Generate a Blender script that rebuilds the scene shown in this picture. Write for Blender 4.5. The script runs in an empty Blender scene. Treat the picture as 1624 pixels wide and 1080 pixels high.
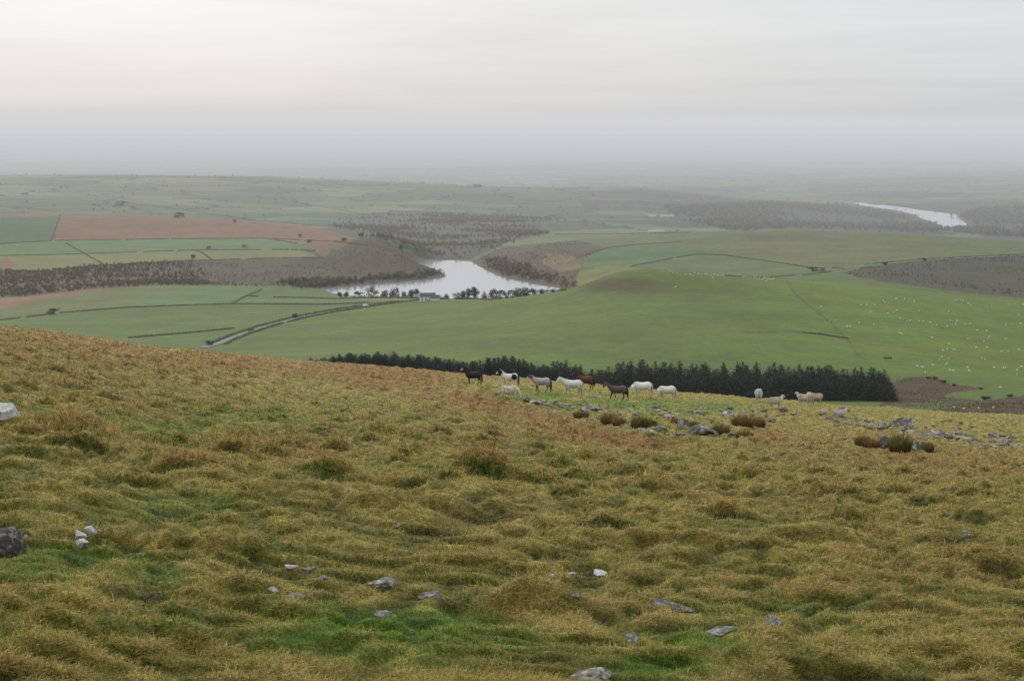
import bpy, math, random, time
import numpy as np
T0 = time.time()
random.seed(7)
rng = np.random.default_rng(11)
scene = bpy.context.scene
COL = scene.collection
F = 2700.0            # focal length in pixels of a 1624 px wide frame
CX, CY, HOR = 812.0, 540.0, 208.0
TH = math.atan((CY - HOR) / F)
CT, ST = math.cos(TH), math.sin(TH)

# ------------------------------------------------------------------ camera
cam = bpy.data.cameras.new("camera")
cam.sensor_fit = 'HORIZONTAL'; cam.sensor_width = 36.0
cam.lens = 36.0 * F / 1624.0
cam.clip_start = 0.1; cam.clip_end = 200000
camo = bpy.data.objects.new("camera", cam); COL.objects.link(camo)
camo.location = (0, 0, 0); camo.rotation_euler = (math.pi / 2 - TH, 0, 0)
scene.camera = camo

# ------------------------------------------------------------------ maths helpers
_p = rng.permutation(512).astype(np.int64); _p = np.concatenate([_p, _p, _p])
_ga = rng.random(512) * 2 * np.pi
_gx, _gy = np.cos(_ga), np.sin(_ga)
def perlin(x, y, seed=0):
    x = np.asarray(x, float) + seed * 17.31; y = np.asarray(y, float) - seed * 9.77
    xi = np.floor(x).astype(np.int64); yi = np.floor(y).astype(np.int64)
    xf = x - xi; yf = y - yi
    def g(ix, iy, dx, dy):
        h = _p[(_p[ix & 511] + iy) & 511]
        return _gx[h] * dx + _gy[h] * dy
    u = xf * xf * xf * (xf * (xf * 6 - 15) + 10); v = yf * yf * yf * (yf * (yf * 6 - 15) + 10)
    a = g(xi, yi, xf, yf); b = g(xi + 1, yi, xf - 1, yf)
    c = g(xi, yi + 1, xf, yf - 1); d = g(xi + 1, yi + 1, xf - 1, yf - 1)
    return 1.5 * (a + u * (b - a) + v * ((c + u * (d - c)) - (a + u * (b - a))))
def fbm(x, y, o=3, seed=0):
    s = 0; a = 1; n = 0
    for i in range(o):
        s = s + a * perlin(x * 2 ** i, y * 2 ** i, seed + i * 3); n += a; a *= .5
    return s / n
def sstep(a, b, x):
    t = np.clip((x - a) / (b - a), 0, 1); return t * t * (3 - 2 * t)
def pchip(x, y, q):
    """monotone cubic; y may be (n,) or (n,m)"""
    x = np.asarray(x, float); y = np.asarray(y, float); q = np.clip(np.asarray(q, float), x[0], x[-1])
    one = y.ndim == 1
    if one: y = y[:, None]
    h = np.diff(x)[:, None]; dl = np.diff(y, axis=0) / h
    m = np.zeros_like(y)
    w1 = 2 * h[1:] + h[:-1]; w2 = h[1:] + 2 * h[:-1]
    ok = dl[:-1] * dl[1:] > 0
    with np.errstate(divide='ignore', invalid='ignore'):
        mm = (w1 + w2) / (w1 / dl[:-1] + w2 / dl[1:])
    m[1:-1] = np.where(ok, mm, 0); m[0] = dl[0]; m[-1] = dl[-1]
    i = np.clip(np.searchsorted(x, q, side='right') - 1, 0, len(x) - 2)
    t = ((q - x[i]) / h[i, 0])[:, None]; hh = h[i]
    r = ((1 + 2 * t) * (1 - t) ** 2) * y[i] + t * (1 - t) ** 2 * hh * m[i] + t * t * (3 - 2 * t) * y[i + 1] + t * t * (t - 1) * hh * m[i + 1]
    return r[:, 0] if one else r
def project(x, y, z):
    fw = y * CT - z * ST; up = y * ST + z * CT
    return CX + F * x / fw, CY - F * up / fw
def ray(u, v):
    a = (u - CX) / F; b = (CY - v) / F
    return np.array([a, CT + b * ST, -ST + b * CT])
class Grid:
    """height table over (t = x/y, ln y) sampled bilinearly"""
    def __init__(s, T, L, Z): s.T, s.L, s.Z = T, L, Z
    def __call__(s, x, y):
        x = np.asarray(x, float); y = np.asarray(y, float)
        t = np.interp(x / y, s.T, np.arange(len(s.T))); l = np.interp(np.log(y), s.L, np.arange(len(s.L)))
        i = np.minimum(t.astype(int), len(s.T) - 2); j = np.minimum(l.astype(int), len(s.L) - 2)
        a = t - i; b = l - j; Z = s.Z
        return (Z[j, i] * (1 - a) + Z[j, i + 1] * a) * (1 - b) + (Z[j + 1, i] * (1 - a) + Z[j + 1, i + 1] * a) * b

# ------------------------------------------------------------------ node helpers
def new_mat(name):
    m = bpy.data.materials.new(name); m.use_nodes = True
    nt = m.node_tree; nt.nodes.clear()
    out = nt.nodes.new('ShaderNodeOutputMaterial')
    return m, nt, out
def nd(nt, typ, ins=None, **kw):
    n = nt.nodes.new(typ)
    for k, v in kw.items(): setattr(n, k, v)
    for k, v in (ins or {}).items():
        if isinstance(v, bpy.types.NodeSocket): nt.links.new(v, n.inputs[k])
        else: n.inputs[k].default_value = v
    return n
def ramp(nt, fac, stops):
    n = nd(nt, 'ShaderNodeValToRGB', {'Fac': fac})
    e = n.color_ramp.elements
    while len(e) < len(stops): e.new(0.5)
    for q, (p, c) in zip(e, stops): q.position = p; q.color = (*c, 1) if len(c) == 3 else c
    return n.outputs['Color']
def mul(nt, a, b, fac=1.0, mode='MULTIPLY'):
    n = nd(nt, 'ShaderNodeMix', data_type='RGBA', blend_type=mode)
    n.inputs[0].default_value = fac
    for s, v in ((6, a), (7, b)):
        if isinstance(v, bpy.types.NodeSocket): nt.links.new(v, n.inputs[s])
        else: n.inputs[s].default_value = (*v, 1)
    return n.outputs[2]
def noise(nt, vec, scale, detail=4, rough=.6):
    return nd(nt, 'ShaderNodeTexNoise', {'Vector': vec, 'Scale': scale, 'Detail': detail, 'Roughness': rough}).outputs['Fac']

def attr_mat(name, rough=.9, var=(), trans=0.0, bump=0.0, bscale=1.0, spec=.15):
    """colour attribute 'base' modulated by object-space noise"""
    m, nt, out = new_mat(name)
    c = nd(nt, 'ShaderNodeAttribute', attribute_name='base').outputs['Color']
    co = nd(nt, 'ShaderNodeTexCoord').outputs['Object']
    for sc, lo, hi in var:
        f = noise(nt, co, sc)
        g = ramp(nt, f, [(.3, (lo,) * 3), (.7, (hi,) * 3)])
        c = mul(nt, c, g)
    b = nd(nt, 'ShaderNodeBsdfPrincipled', {'Base Color': c, 'Roughness': rough, 'Specular IOR Level': spec})
    sh = b.outputs[0]
    if bump:
        bp = nd(nt, 'ShaderNodeBump', {'Height': noise(nt, co, bscale, 5), 'Strength': bump, 'Distance': 1.0 / bscale})
        nt.links.new(bp.outputs[0], b.inputs['Normal'])
    if trans:
        tr = nd(nt, 'ShaderNodeBsdfTranslucent', {'Color': c})
        sh = nd(nt, 'ShaderNodeMixShader', {0: trans, 1: sh, 2: tr.outputs[0]}).outputs[0]
    nt.links.new(sh, out.inputs['Surface'])
    return m
def noise_mat(name, cols, scale, rough=.9, bump=.3, scale2=None, dark=.6, spec=.2):
    m, nt, out = new_mat(name)
    co = nd(nt, 'ShaderNodeTexCoord').outputs['Object']
    inf = nd(nt, 'ShaderNodeObjectInfo').outputs['Random']
    off = nd(nt, 'ShaderNodeVectorMath', {0: co, 1: nd(nt, 'ShaderNodeCombineXYZ', {0: nd(nt, 'ShaderNodeMath', {0: inf, 1: 37.0}, operation='MULTIPLY').outputs[0]}).outputs[0]}, operation='ADD').outputs[0]
    f = noise(nt, off, scale, 6, .65)
    c = ramp(nt, f, [(.3 + .4 * i / max(1, len(cols) - 1), k) for i, k in enumerate(cols)])
    f2 = noise(nt, off, scale2 or scale * 4, 3)
    c = mul(nt, c, ramp(nt, f2, [(.3, (dark,) * 3), (.65, (1.1,) * 3)]))
    b = nd(nt, 'ShaderNodeBsdfPrincipled', {'Base Color': c, 'Roughness': rough, 'Specular IOR Level': spec})
    if bump:
        bp = nd(nt, 'ShaderNodeBump', {'Height': f, 'Strength': bump, 'Distance': .3 / scale})
        nt.links.new(bp.outputs[0], b.inputs['Normal'])
    nt.links.new(b.outputs[0], out.inputs['Surface'])
    return m

# ------------------------------------------------------------------ mesh helpers
def mesh_np(name, V, faces=None, quads=None, tris=None, col=None, smooth=False, mat=None):
    me = bpy.data.meshes.new(name)
    V = np.asarray(V, np.float32)
    lp = []; st = []; n = 0
    if quads is not None and len(quads):
        q = np.asarray(quads, np.int32); lp.append(q.ravel()); st.append(np.arange(len(q)) * 4); n += 4 * len(q)
    if tris is not None and len(tris):
        t = np.asarray(tris, np.int32); lp.append(t.ravel()); st.append(n + np.arange(len(t)) * 3); n += 3 * len(t)
    lp = np.concatenate(lp).astype(np.int32); st = np.concatenate(st).astype(np.int32)
    me.vertices.add(len(V)); me.vertices.foreach_set('co', V.ravel())
    me.loops.add(len(lp)); me.loops.foreach_set('vertex_index', lp)
    me.polygons.add(len(st)); me.polygons.foreach_set('loop_start', st)
    me.update(calc_edges=True)
    if smooth: me.polygons.foreach_set('use_smooth', np.ones(len(st), bool))
    if col is not None:
        a = me.color_attributes.new('base', 'FLOAT_COLOR', 'POINT')
        c = np.ones((len(V), 4), np.float32); c[:, :3] = col
        a.data.foreach_set('color', c.ravel())
    if mat: me.materials.append(mat)
    return me
def link(name, me, parent=None, loc=None, rot=None, scale=None):
    o = bpy.data.objects.new(name, me); COL.objects.link(o)
    if parent: o.parent = parent
    if loc is not None: o.location = loc
    if rot is not None: o.rotation_euler = rot
    if scale is not None: o.scale = scale if hasattr(scale, '__len__') else (scale,) * 3
    return o
def tag(o, label=None, cat=None, group=None, kind=None):
    for k, v in (('label', label), ('category', cat), ('group', group), ('kind', kind)):
        if v: o[k] = v
    return o
def copy_tree(o, parent=None):
    c = o.copy(); COL.objects.link(c); c.parent = parent
    for ch in list(o.children): copy_tree(ch, c)
    return c
def drop_tree(o):
    for ch in list(o.children): drop_tree(ch)
    bpy.data.objects.remove(o)
def grid_quads(nr, nc):
    i = np.arange(nr * nc).reshape(nr, nc)
    return np.stack([i[:-1, :-1], i[:-1, 1:], i[1:, 1:], i[1:, :-1]], -1).reshape(-1, 4)
def leafcloud(P, size, col=None, up=.0, stretch=1.0):
    """one small random triangle at every point"""
    P = np.asarray(P); n = len(P)
    a = rng.normal(size=(n, 3)); a /= np.linalg.norm(a, axis=1)[:, None]
    b = rng.normal(size=(n, 3)); b -= (a * b).sum(1)[:, None] * a; b /= np.linalg.norm(b, axis=1)[:, None]
    s = (np.asarray(size) * (.6 + .8 * rng.random(n)))[:, None] if np.ndim(size) else size * (.6 + .8 * rng.random(n))[:, None]
    a = a * s * stretch; b = b * s
    V = np.stack([P - a * .6 - b * .5, P + a * .6 - b * .4, P + b * .7], 1).reshape(-1, 3)
    C = None if col is None else np.repeat(np.asarray(col), 3, axis=0)
    return V, np.arange(3 * n).reshape(-1, 3), C
def tube(path, rad, n=8, flat=None):
    """closed tapering tube; rad scalar list, or (side, vertical) pairs in the local frame"""
    path = np.asarray(path, float); rad = np.asarray(rad, float)
    if rad.ndim == 1: rad = np.stack([rad, rad], 1)
    tg = np.gradient(path, axis=0); tg /= np.linalg.norm(tg, axis=1)[:, None] + 1e-9
    V = []
    for p, t, r in zip(path, tg, rad):
        side = np.cross(t, (0, 0, 1.0)) if abs(t[2]) < .95 else np.cross(t, (1.0, 0, 0))
        side /= np.linalg.norm(side); up = np.cross(side, t)
        for k in range(n):
            a = 2 * math.pi * k / n
            V.append(p + side * r[0] * math.cos(a) + up * r[1] * math.sin(a))
    m = len(path); Q = []; Tt = []
    for i in range(m - 1):
        for k in range(n):
            Q.append((i * n + k, i * n + (k + 1) % n, (i + 1) * n + (k + 1) % n, (i + 1) * n + k))
    V.append(path[0]); V.append(path[-1])
    for k in range(n):
        Tt.append((m * n, (k + 1) % n, k)); Tt.append((m * n + 1, (m - 1) * n + k, (m - 1) * n + (k + 1) % n))
    return np.array(V), np.array(Q), np.array(Tt)
def join(parts):
    V = []; Q = []; Tt = []; n = 0
    for v, q, t in parts:
        V.append(v)
        if len(q): Q.append(np.asarray(q) + n)
        if len(t): Tt.append(np.asarray(t) + n)
        n += len(v)
    return np.concatenate(V), (np.concatenate(Q) if Q else np.zeros((0, 4), int)), (np.concatenate(Tt) if Tt else np.zeros((0, 3), int))

# ------------------------------------------------------------------ HILLSIDE (near ground) height function
UC = np.array([-900, -300, 0, 200, 330, 500, 730, 900, 1100, 1300, 1624, 1950, 2600], float)
SIL = np.array([298, 305, 314, 341, 354, 371, 387, 402, 419, 436, 455, 464, 476], float)
GY = np.log(np.array([1.5, 3, 5, 9, 14, 20, 40, 60, 100, 150, 200, 230, 260, 320, 420]))
GD = np.array([3000, 1485, 885, 500, 312, 212, 134, 93, 55, 14, 4, 0, 5, 34, 84], float)
nT = np.concatenate([np.linspace(-.72, -.44, 30)[:-1], np.linspace(-.44, .44, 900), np.linspace(.44, .72, 30)[1:]])
nL = np.concatenate([np.linspace(math.log(1.5), math.log(7), 60)[:-1], np.linspace(math.log(7), math.log(400), 1150)])
def near_table():
    T, L = np.meshgrid(nT, nL)
    U = CX + F * T; Y = np.exp(L)
    sc = np.interp(U, [0, 400, 812, 1624], [1.75, 1.3, 1.0, .95])
    k = sstep(25, 70, Y)
    Lq = L + np.log(sc) * k
    sil = pchip(UC, SIL, U.ravel()).reshape(U.shape)
    g = np.interp(Lq, np.linspace(GY[0], GY[-1], 600), pchip(GY, GD, np.linspace(GY[0], GY[-1], 600)))
    z = -Y * (sil + g) / F
    u, v = project(T * Y, Y, z)
    dv = v - np.interp(u, LIPU, LIPV)
    z = z + .38 * np.exp(-((dv - 5) / 9) ** 2) * sstep(470, 620, u) * sstep(1090, 1000, u) - .25 * np.exp(-((dv + 12) / 10) ** 2) * sstep(700, 800, u) * sstep(1090, 1000, u)
    return z
LIPU = [300, 480, 600, 700, 790, 870, 930, 1000, 1060, 1100, 1624]
LIPV = [548, 572, 590, 606, 632, 652, 668, 688, 697, 700, 760]
near_base = Grid(nT, nL, near_table())
# hand-placed tussock mounds: pixel where they stand, radius (m), height (m)
MOUNDS = [(820, 955, .75, .30), (870, 965, .45, .22), (395, 955, .8, .22), (300, 865, .85, .22), (650, 825, .8, .25), (440, 750, .9, .28),
          (205, 715, 1.2, .3), (145, 715, 1.0, .28), (60, 700, 1.1, .28), (365, 712, 1.1, .28), (440, 715, .9, .3), (1290, 882, .7, .22), (1235, 905, .6, .2),
          (940, 742, 1.0, .3), (800, 778, .9, .25), (1060, 880, .7, .2), (1560, 925, .6, .25), (1430, 985, .5, .22), (1530, 1045, .6, .2), (1240, 1050, .5, .2),
          (140, 1005, .4, .15), (270, 1020, .5, .2), (60, 1040, .4, .16), (350, 655, 1.5, .3), (620, 700, 1.2, .3), (860, 700, 1.2, .25), (1200, 770, 1.0, .25), (1420, 800, .8, .2)]
def hit(fn, u, v, y0, y1, n=4000):
    D = ray(u, v); y = np.exp(np.linspace(math.log(y0), math.log(y1), n)); s = y / D[1]
    z = s * D[2]; g = fn(s * D[0], y)
    b = np.nonzero(z <= g)[0]
    if not len(b): return None
    k = b[0]
    return np.array([s[k] * D[0], y[k], g[k]])
_m = []
for (u, v, r, h) in MOUNDS:
    q = hit(near_base, u, v, 3, 300)
    _m.append((q[0], q[1], r, h))
def tuft(x, y):
    """single grass tussocks: one at most in each 1.5 m cell -> weight of its top, of the shade painted at its near foot"""
    S_ = 1.5; ix = np.floor(x / S_).astype(np.int64); iy = np.floor(y / S_).astype(np.int64)
    h1 = _p[(_p[ix & 511] + iy) & 511]; h2 = _p[(h1 + 131) & 511]; h3 = _p[(h2 + 57) & 511]; h4 = _p[(h3 + 211) & 511]
    r = .20 + .26 * (h3 / 512) ** 1.5
    dx = x - (ix + .34 + .32 * h1 / 512) * S_; dy = y - (iy + .36 + .28 * h2 / 512) * S_
    on = (h4 < 290) * (.5 + .5 * h1 / 512) * sstep(12, 20, y)
    dx = dx / 1.2
    return on * np.exp(-((dx * dx + dy * dy) / r ** 2) ** 1.5), on * np.exp(-(dx * dx + (dy + .95 * r) ** 2) / (.62 * r) ** 2), h4 & 3
def bumps(x, y):
    xw = x + .5 * perlin(x / 1.7, y / 1.7, 21); yw = y + .5 * perlin(x / 1.7, y / 1.7, 22)
    b = .26 * perlin(x / 9, y / 9, 1) + .09 * perlin(xw / 3.1, yw / 2.6, 2)
    m = perlin(xw / 1.25, yw / 1.0, 3)
    tus = .11 * sstep(-.05, .75, m) * (0.6 + .5 * perlin(x / 6, y / 6, 8))
    m2 = perlin(xw / .5, yw / .38, 4)
    b = b + tus + .115 * sstep(-.30, .45, m2) + .06 * sstep(-.4, .5, perlin(xw / .24, yw / .2, 5))
    for (mx, my, r, h) in _m:
        r = r * .62
        d2 = ((x - mx) / (r * 1.25)) ** 2 + ((y - my) / np.where(y < my, r * .45, r * 1.1)) ** 2
        b = b + h * .75 * np.exp(-d2 * d2)
    b = b + .20 * tuft(x, y)[0]
    return b * sstep(1.5, 6, y) * (.62 + .38 * sstep(11, 26, y))
def near_h(x, y): return near_base(x, y) + bumps(x, y)
def tuss_rel(x, y):
    xw = x + .5 * perlin(x / 1.7, y / 1.7, 21); yw = y + .5 * perlin(x / 1.7, y / 1.7, 22)
    r = .24 * perlin(xw / 1.25, yw / 1.0, 3) + .52 * perlin(xw / .5, yw / .38, 4) + .32 * perlin(xw / .24, yw / .2, 5) + .10 * perlin(xw / 3.1, yw / 2.6, 2)
    tt, tf, _ = tuft(x, y)
    r = r + .42 * tt - .75 * tf  # lowered at the near foot so the colour there carries the tuft's shade
    for (mx, my, rr, h) in _m:
        r = r + .6 * h * np.exp(-((x - mx) ** 2 + (y - my - .2 * rr) ** 2) / (.7 * rr) ** 2)
    return r
# lush green hollows and rusty tops: pixel centre, radius in pixels, weight
LUSH = [(130, 885, 120, 26, .95), (60, 880, 60, 18, .9), (540, 1000, 120, 40, .9), (470, 1010, 60, 25, .6), (700, 1030, 200, 28, .5), (1060, 1060, 100, 18, .9), (1100, 1015, 60, 20, .8),
        (720, 985, 130, 25, .55), (260, 910, 60, 14, .7), (420, 870, 80, 14, .35), (300, 985, 60, 14, .5), (1190, 1020, 60, 14, .5), (300, 660, 120, 24, .35), (600, 650, 200, 16, .35),
        (700, 735, 330, 30, .40), (300, 680, 260, 30, .25), (250, 800, 200, 14, .2), (1000, 640, 180, 9, .6), (870, 628, 60, 10, .5), (1120, 646, 100, 8, .4), (1010, 830, 160, 14, .25), (1330, 655, 60, 5, .3)]
RUST = [(120, 540, 260, 30, .9), (420, 575, 260, 24, .95), (650, 590, 130, 18, .8), (820, 640, 140, 20, .7), (960, 690, 200, 14, .6), (420, 715, 200, 20, .6), (230, 640, 120, 20, .4),
        (60, 600, 100, 20, .5), (1300, 690, 200, 18, .55), (1540, 740, 200, 26, .6), (1180, 700, 120, 12, .5), (1450, 720, 220, 16, .5), (1400, 900, 250, 40, .2), (880, 600, 200, 8, .5)]
def ground_color(x, y, z):
    """straw / olive / lush / rust weights at world positions"""
    u, v = project(x, y, z)
    rel = tuss_rel(x, y)
    p1 = fbm(x / 7, y / 5, 3, 31); p2 = fbm(x / 2.2, y / 1.8, 3, 33)
    lush = np.zeros_like(x); rust = np.zeros_like(x)
    for (a, b, ru, rv, w) in LUSH: lush += w * np.exp(-((u - a) / ru) ** 2 - ((v - b) / rv) ** 2)
    for (a, b, ru, rv, w) in RUST: rust += w * np.exp(-((u - a) / ru) ** 2 - ((v - b) / rv) ** 2)
    dv = v - np.interp(u, LIPU, LIPV); wu = sstep(470, 640, u) * sstep(1100, 1000, u)
    rust = rust + .75 * np.exp(-((dv - 14) / 20) ** 2) * wu
    behind = sstep(4, -6, dv) * sstep(660, 760, u) * sstep(1250, 1050, u) * sstep(600, 612, v - (u - 800) * .11)
    rust = rust * (1 - .75 * behind); lush = lush + .28 * behind
    green = np.clip(1.25 * lush * (.75 + .9 * p2) + .46 * p1 + .46 * p2 - .70 * rel + .06 - .5 * rust, 0, .92)
    rusty = np.clip(.85 * rust + .75 * fbm(x / 4.5, y / 3.2, 3, 40) - .19 + .25 * rel, 0, 1)
    return green, rusty, rel
STRAW = np.array((.420, .305, .100)); OLIVE = np.array((.210, .212, .033)); LUSHC = np.array((.088, .188, .018)); RUSTC = np.array((.305, .168, .055)); DARKC = np.array((.055, .050, .010))

T, L = np.meshgrid(nT, nL); Y = np.exp(L); X = T * Y
Z = near_h(X, Y)
near_full = Grid(nT, nL, Z)
g, r, rel = ground_color(X, Y, Z)
def mixc(a, b, w): return a * (1 - w[..., None]) + b * w[..., None]
C = mixc(np.broadcast_to(OLIVE * .5 + STRAW * .5, X.shape + (3,)), LUSHC, g)
C = mixc(C, RUSTC, r)
C = mixc(C, np.broadcast_to(DARKC, C.shape), np.clip(.36 - 1.3 * rel, 0, .9) * (1 - .5 * g))  # painted shade: ground colour darkened in the hollows between tussocks
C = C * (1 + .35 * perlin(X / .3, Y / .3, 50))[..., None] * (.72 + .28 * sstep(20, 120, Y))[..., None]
MAT_GROUND = attr_mat("moor turf", var=((3.0, .65, 1.2), (14.0, .6, 1.3), (70.0, .5, 1.5)), bump=.8, bscale=9.0)
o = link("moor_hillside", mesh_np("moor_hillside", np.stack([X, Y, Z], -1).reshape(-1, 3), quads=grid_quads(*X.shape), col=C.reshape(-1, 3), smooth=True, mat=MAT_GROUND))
tag(o, "rough tussocky moorland hillside sloping down to the right in the foreground", kind='structure')
print("hillside", time.time() - T0)

def near_at(u, v): 
    q = hit(near_full, u, v, 4, 260)
    if q is None:
        y = 215; D_ = ray(u, v); x = D_[0] / D_[1] * y; q = np.array([x, y, float(near_full(x, y))])
    return q
# ------------------------------------------------------------------ ROCKS
def rock_mat(name, a, b, lich, dark):
    m, nt, out = new_mat(name)
    co = nd(nt, 'ShaderNodeTexCoord').outputs['Object']
    inf = nd(nt, 'ShaderNodeObjectInfo').outputs['Random']
    off = nd(nt, 'ShaderNodeVectorMath', {0: co, 1: nd(nt, 'ShaderNodeCombineXYZ', {0: nd(nt, 'ShaderNodeMath', {0: inf, 1: 91.0}, operation='MULTIPLY').outputs[0]}).outputs[0]}, operation='ADD').outputs[0]
    c = ramp(nt, noise(nt, off, 2.5, 8, .7), [(.32, a), (.68, b)])
    f = noise(nt, off, 5.0, 4, .6)
    c2 = nd(nt, 'ShaderNodeMix', {0: ramp(nt, f, [(.52, (0, 0, 0)), (.60, (1, 1, 1))]), 6: c, 7: (*lich, 1)}, data_type='RGBA').outputs[2]
    f3 = noise(nt, off, 3.1, 5, .6)
    c3 = nd(nt, 'ShaderNodeMix', {0: ramp(nt, f3, [(.54, (0, 0, 0)), (.66, (.9, .9, .9))]), 6: c2, 7: (*dark, 1)}, data_type='RGBA').outputs[2]
    b_ = nd(nt, 'ShaderNodeBsdfPrincipled', {'Base Color': c3, 'Roughness': .9, 'Specular IOR Level': .2})
    bp2 = nd(nt, 'ShaderNodeBump', {'Height': noise(nt, off, 7.0, 8, .7), 'Strength': .7, 'Distance': .12}); nt.links.new(bp2.outputs[0], b_.inputs['Normal'])
    nt.links.new(b_.outputs[0], out.inputs['Surface']); return m
M_ROCK = [rock_mat("pale lichened stone", (.125, .118, .095), (.30, .285, .24), (.48, .465, .41), (.05, .045, .025)),
          rock_mat("mossy grey stone", (.065, .06, .046), (.16, .152, .125), (.33, .325, .28), (.055, .058, .018)),
          rock_mat("dark lichened boulder", (.035, .033, .03), (.085, .08, .072), (.24, .24, .23), (.03, .027, .018)),
          rock_mat("white quartz stone", (.48, .48, .47), (.68, .68, .67), (.74, .74, .72), (.10, .09, .07))]
def rock_mesh(seed, mi, flat=1.0):
    import bmesh
    r = np.random.default_rng(seed)
    bm = bmesh.new(); bmesh.ops.create_icosphere(bm, subdivisions=4, radius=1.0)
    V = np.array([v.co for v in bm.verts])
    for _ in range(13 if mi != 2 else 22):
        n_ = r.normal(size=3); n_ /= np.linalg.norm(n_); d = (.48 + .34 * r.random()) if mi != 2 else (.74 + .2 * r.random())
        s = V @ n_ - d; V = V - np.outer(np.clip(s, 0, None), n_)
    off = r.random(2) * 50
    nz = .09 * fbm(V[:, 0] * 1.6 + off[0] + V[:, 2] * .7, V[:, 1] * 1.6 + off[1] - V[:, 2] * .9, 4, seed)
    V = V * (1 + nz)[:, None]; V *= .5 / np.abs(V[:, :2]).max(0).mean()
    V[:, 2] *= flat
    for v, c in zip(bm.verts, V): v.co = c
    me = bpy.data.meshes.new("stone"); bm.to_mesh(me); bm.free()
    me.materials.append(M_ROCK[mi]); return me
RM = {mi: [rock_mesh(200 + 10 * mi + k, mi) for k in range(6)] for mi in range(4)}
rc = [0]; STONES = []
def rock(u, v, wp, hp, mi, label, group=None, name="stone", at=None):
    """stone of about wp x hp pixels whose lowest visible edge is at pixel v"""
    q = near_at(u, v) if at is None else at
    s = wp * (1.25 if q[1] < 40 else 1.05) * q[1] / F; hh = hp * (.9 if name == 'boulder' else .68 if q[1] < 40 else .7) * q[1] / F
    if wp > 9: STONES.append((q[0], q[1] + s * .2, s * (.40 if q[1] < 40 else .34)))
    me = RM[mi][rc[0] % 6]; rc[0] += 1
    zmax = max(v_.co.z for v_ in me.vertices)
    sink = .42
    sz = hh / (zmax * (1 + sink) * .9)
    o = link(name, me, loc=(q[0], q[1] + s * .3, float(near_h(q[0], q[1] + s * .3)) + zmax * sz * sink * .2), rot=(random.uniform(-.15, .15), random.uniform(-.2, .2), random.random() * 6.28), scale=(s * random.uniform(.95, 1.1), s * random.uniform(.7, 1.0), sz))
    return tag(o, label, "boulder" if name == "boulder" else "stone", group)
FG = [
 (2, 884, 62, 56, 2, "dark lichen-spotted boulder cut off by the left picture edge", "boulder"), (8, 670, 36, 24, 3, "large white stone cut off by the left edge higher on the slope", "boulder"),
 (125, 858, 22, 18, 3, "white stone left of its neighbour in the trio by the dark boulder"), (142, 848, 17, 15, 3, "white stone topmost of the trio by the dark boulder"), (128, 869, 26, 15, 3, "white flat stone lowest of the trio by the dark boulder"), (41, 852, 11, 8, 0, "pale small stone just above the dark boulder"),
 (459, 906, 24, 8, 3, "pale flat stone at the left end of the short stone row"), (488, 910, 19, 9, 0, "pale middle stone of the short stone row"), (514, 918, 18, 9, 0, "pale stone at the lower right end of the short row"), (431, 939, 18, 7, 3, "small white stone below the short stone row"), (465, 947, 30, 11, 0, "low grey stone half sunk below the short row"),
 (610, 936, 46, 20, 0, "grey angular stone largest on the middle foreground grass"), (680, 947, 42, 15, 0, "pale pointed stone right of the angular stone"), (602, 980, 34, 16, 0, "grey half buried stone beneath the angular stone"), (632, 838, 12, 7, 0, "tiny stone on a tussock above the angular stone"), (827, 850, 9, 6, 0, "tiny grey stone alone in mid slope grass"),
 (875, 918, 10, 5, 3, "tiny white stone left of the white slab"), (905, 911, 17, 5, 3, "small white stone just left of the white slab"), (951, 914, 28, 7, 3, "bright white flat slab flush with the grass"), (912, 950, 16, 9, 0, "small grey stone on the dark tussock"),
 (1001, 1016, 30, 16, 0, "round grey stone with dark side in the lower middle grass"), (1070, 970, 54, 12, 1, "long low grey stone sunk in straw grass"), (1141, 1009, 54, 12, 0, "long pale stone with flat top right of the round stone"), (1231, 990, 28, 12, 0, "pale stone nestled in a tussock right of the long stones"), (944, 1076, 70, 22, 0, "pale grey stone at the bottom edge of the picture"), (1525, 858, 46, 8, 1, "dark low stone on the right hand slope"),
 (1250, 705, 14, 8, 0, "single pale stone alone below the rushes on the slope"),
]
for r_ in FG: rock(*r_[:6], name=r_[6] if len(r_) > 6 else "stone")
BIG = [(1083, 680, 30, 24, 1, "tall brown shadowed boulder behind the rubble"), (1118, 690, 50, 20, 1, "broad grey boulder rounded like a loaf among rushes"), (1437, 679, 44, 21, 1, "big dark mossy boulder on the right slope"), (1402, 712, 32, 24, 1, "mossy green boulder left of the rush covered pair"), (1455, 714, 32, 22, 1, "brown boulder right of the rush covered pair"), (1447, 688, 32, 12, 0, "pale slab leaning below the big mossy boulder"),
       (1340, 651, 22, 7, 1, "dark flat rock beyond the lying sheep"), (1618, 668, 22, 8, 1, "dark rock near the right picture edge"), (998, 673, 28, 14, 1, "grey wedge rock between two rush clumps")]
for r_ in BIG: rock(*r_, name="boulder")
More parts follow.
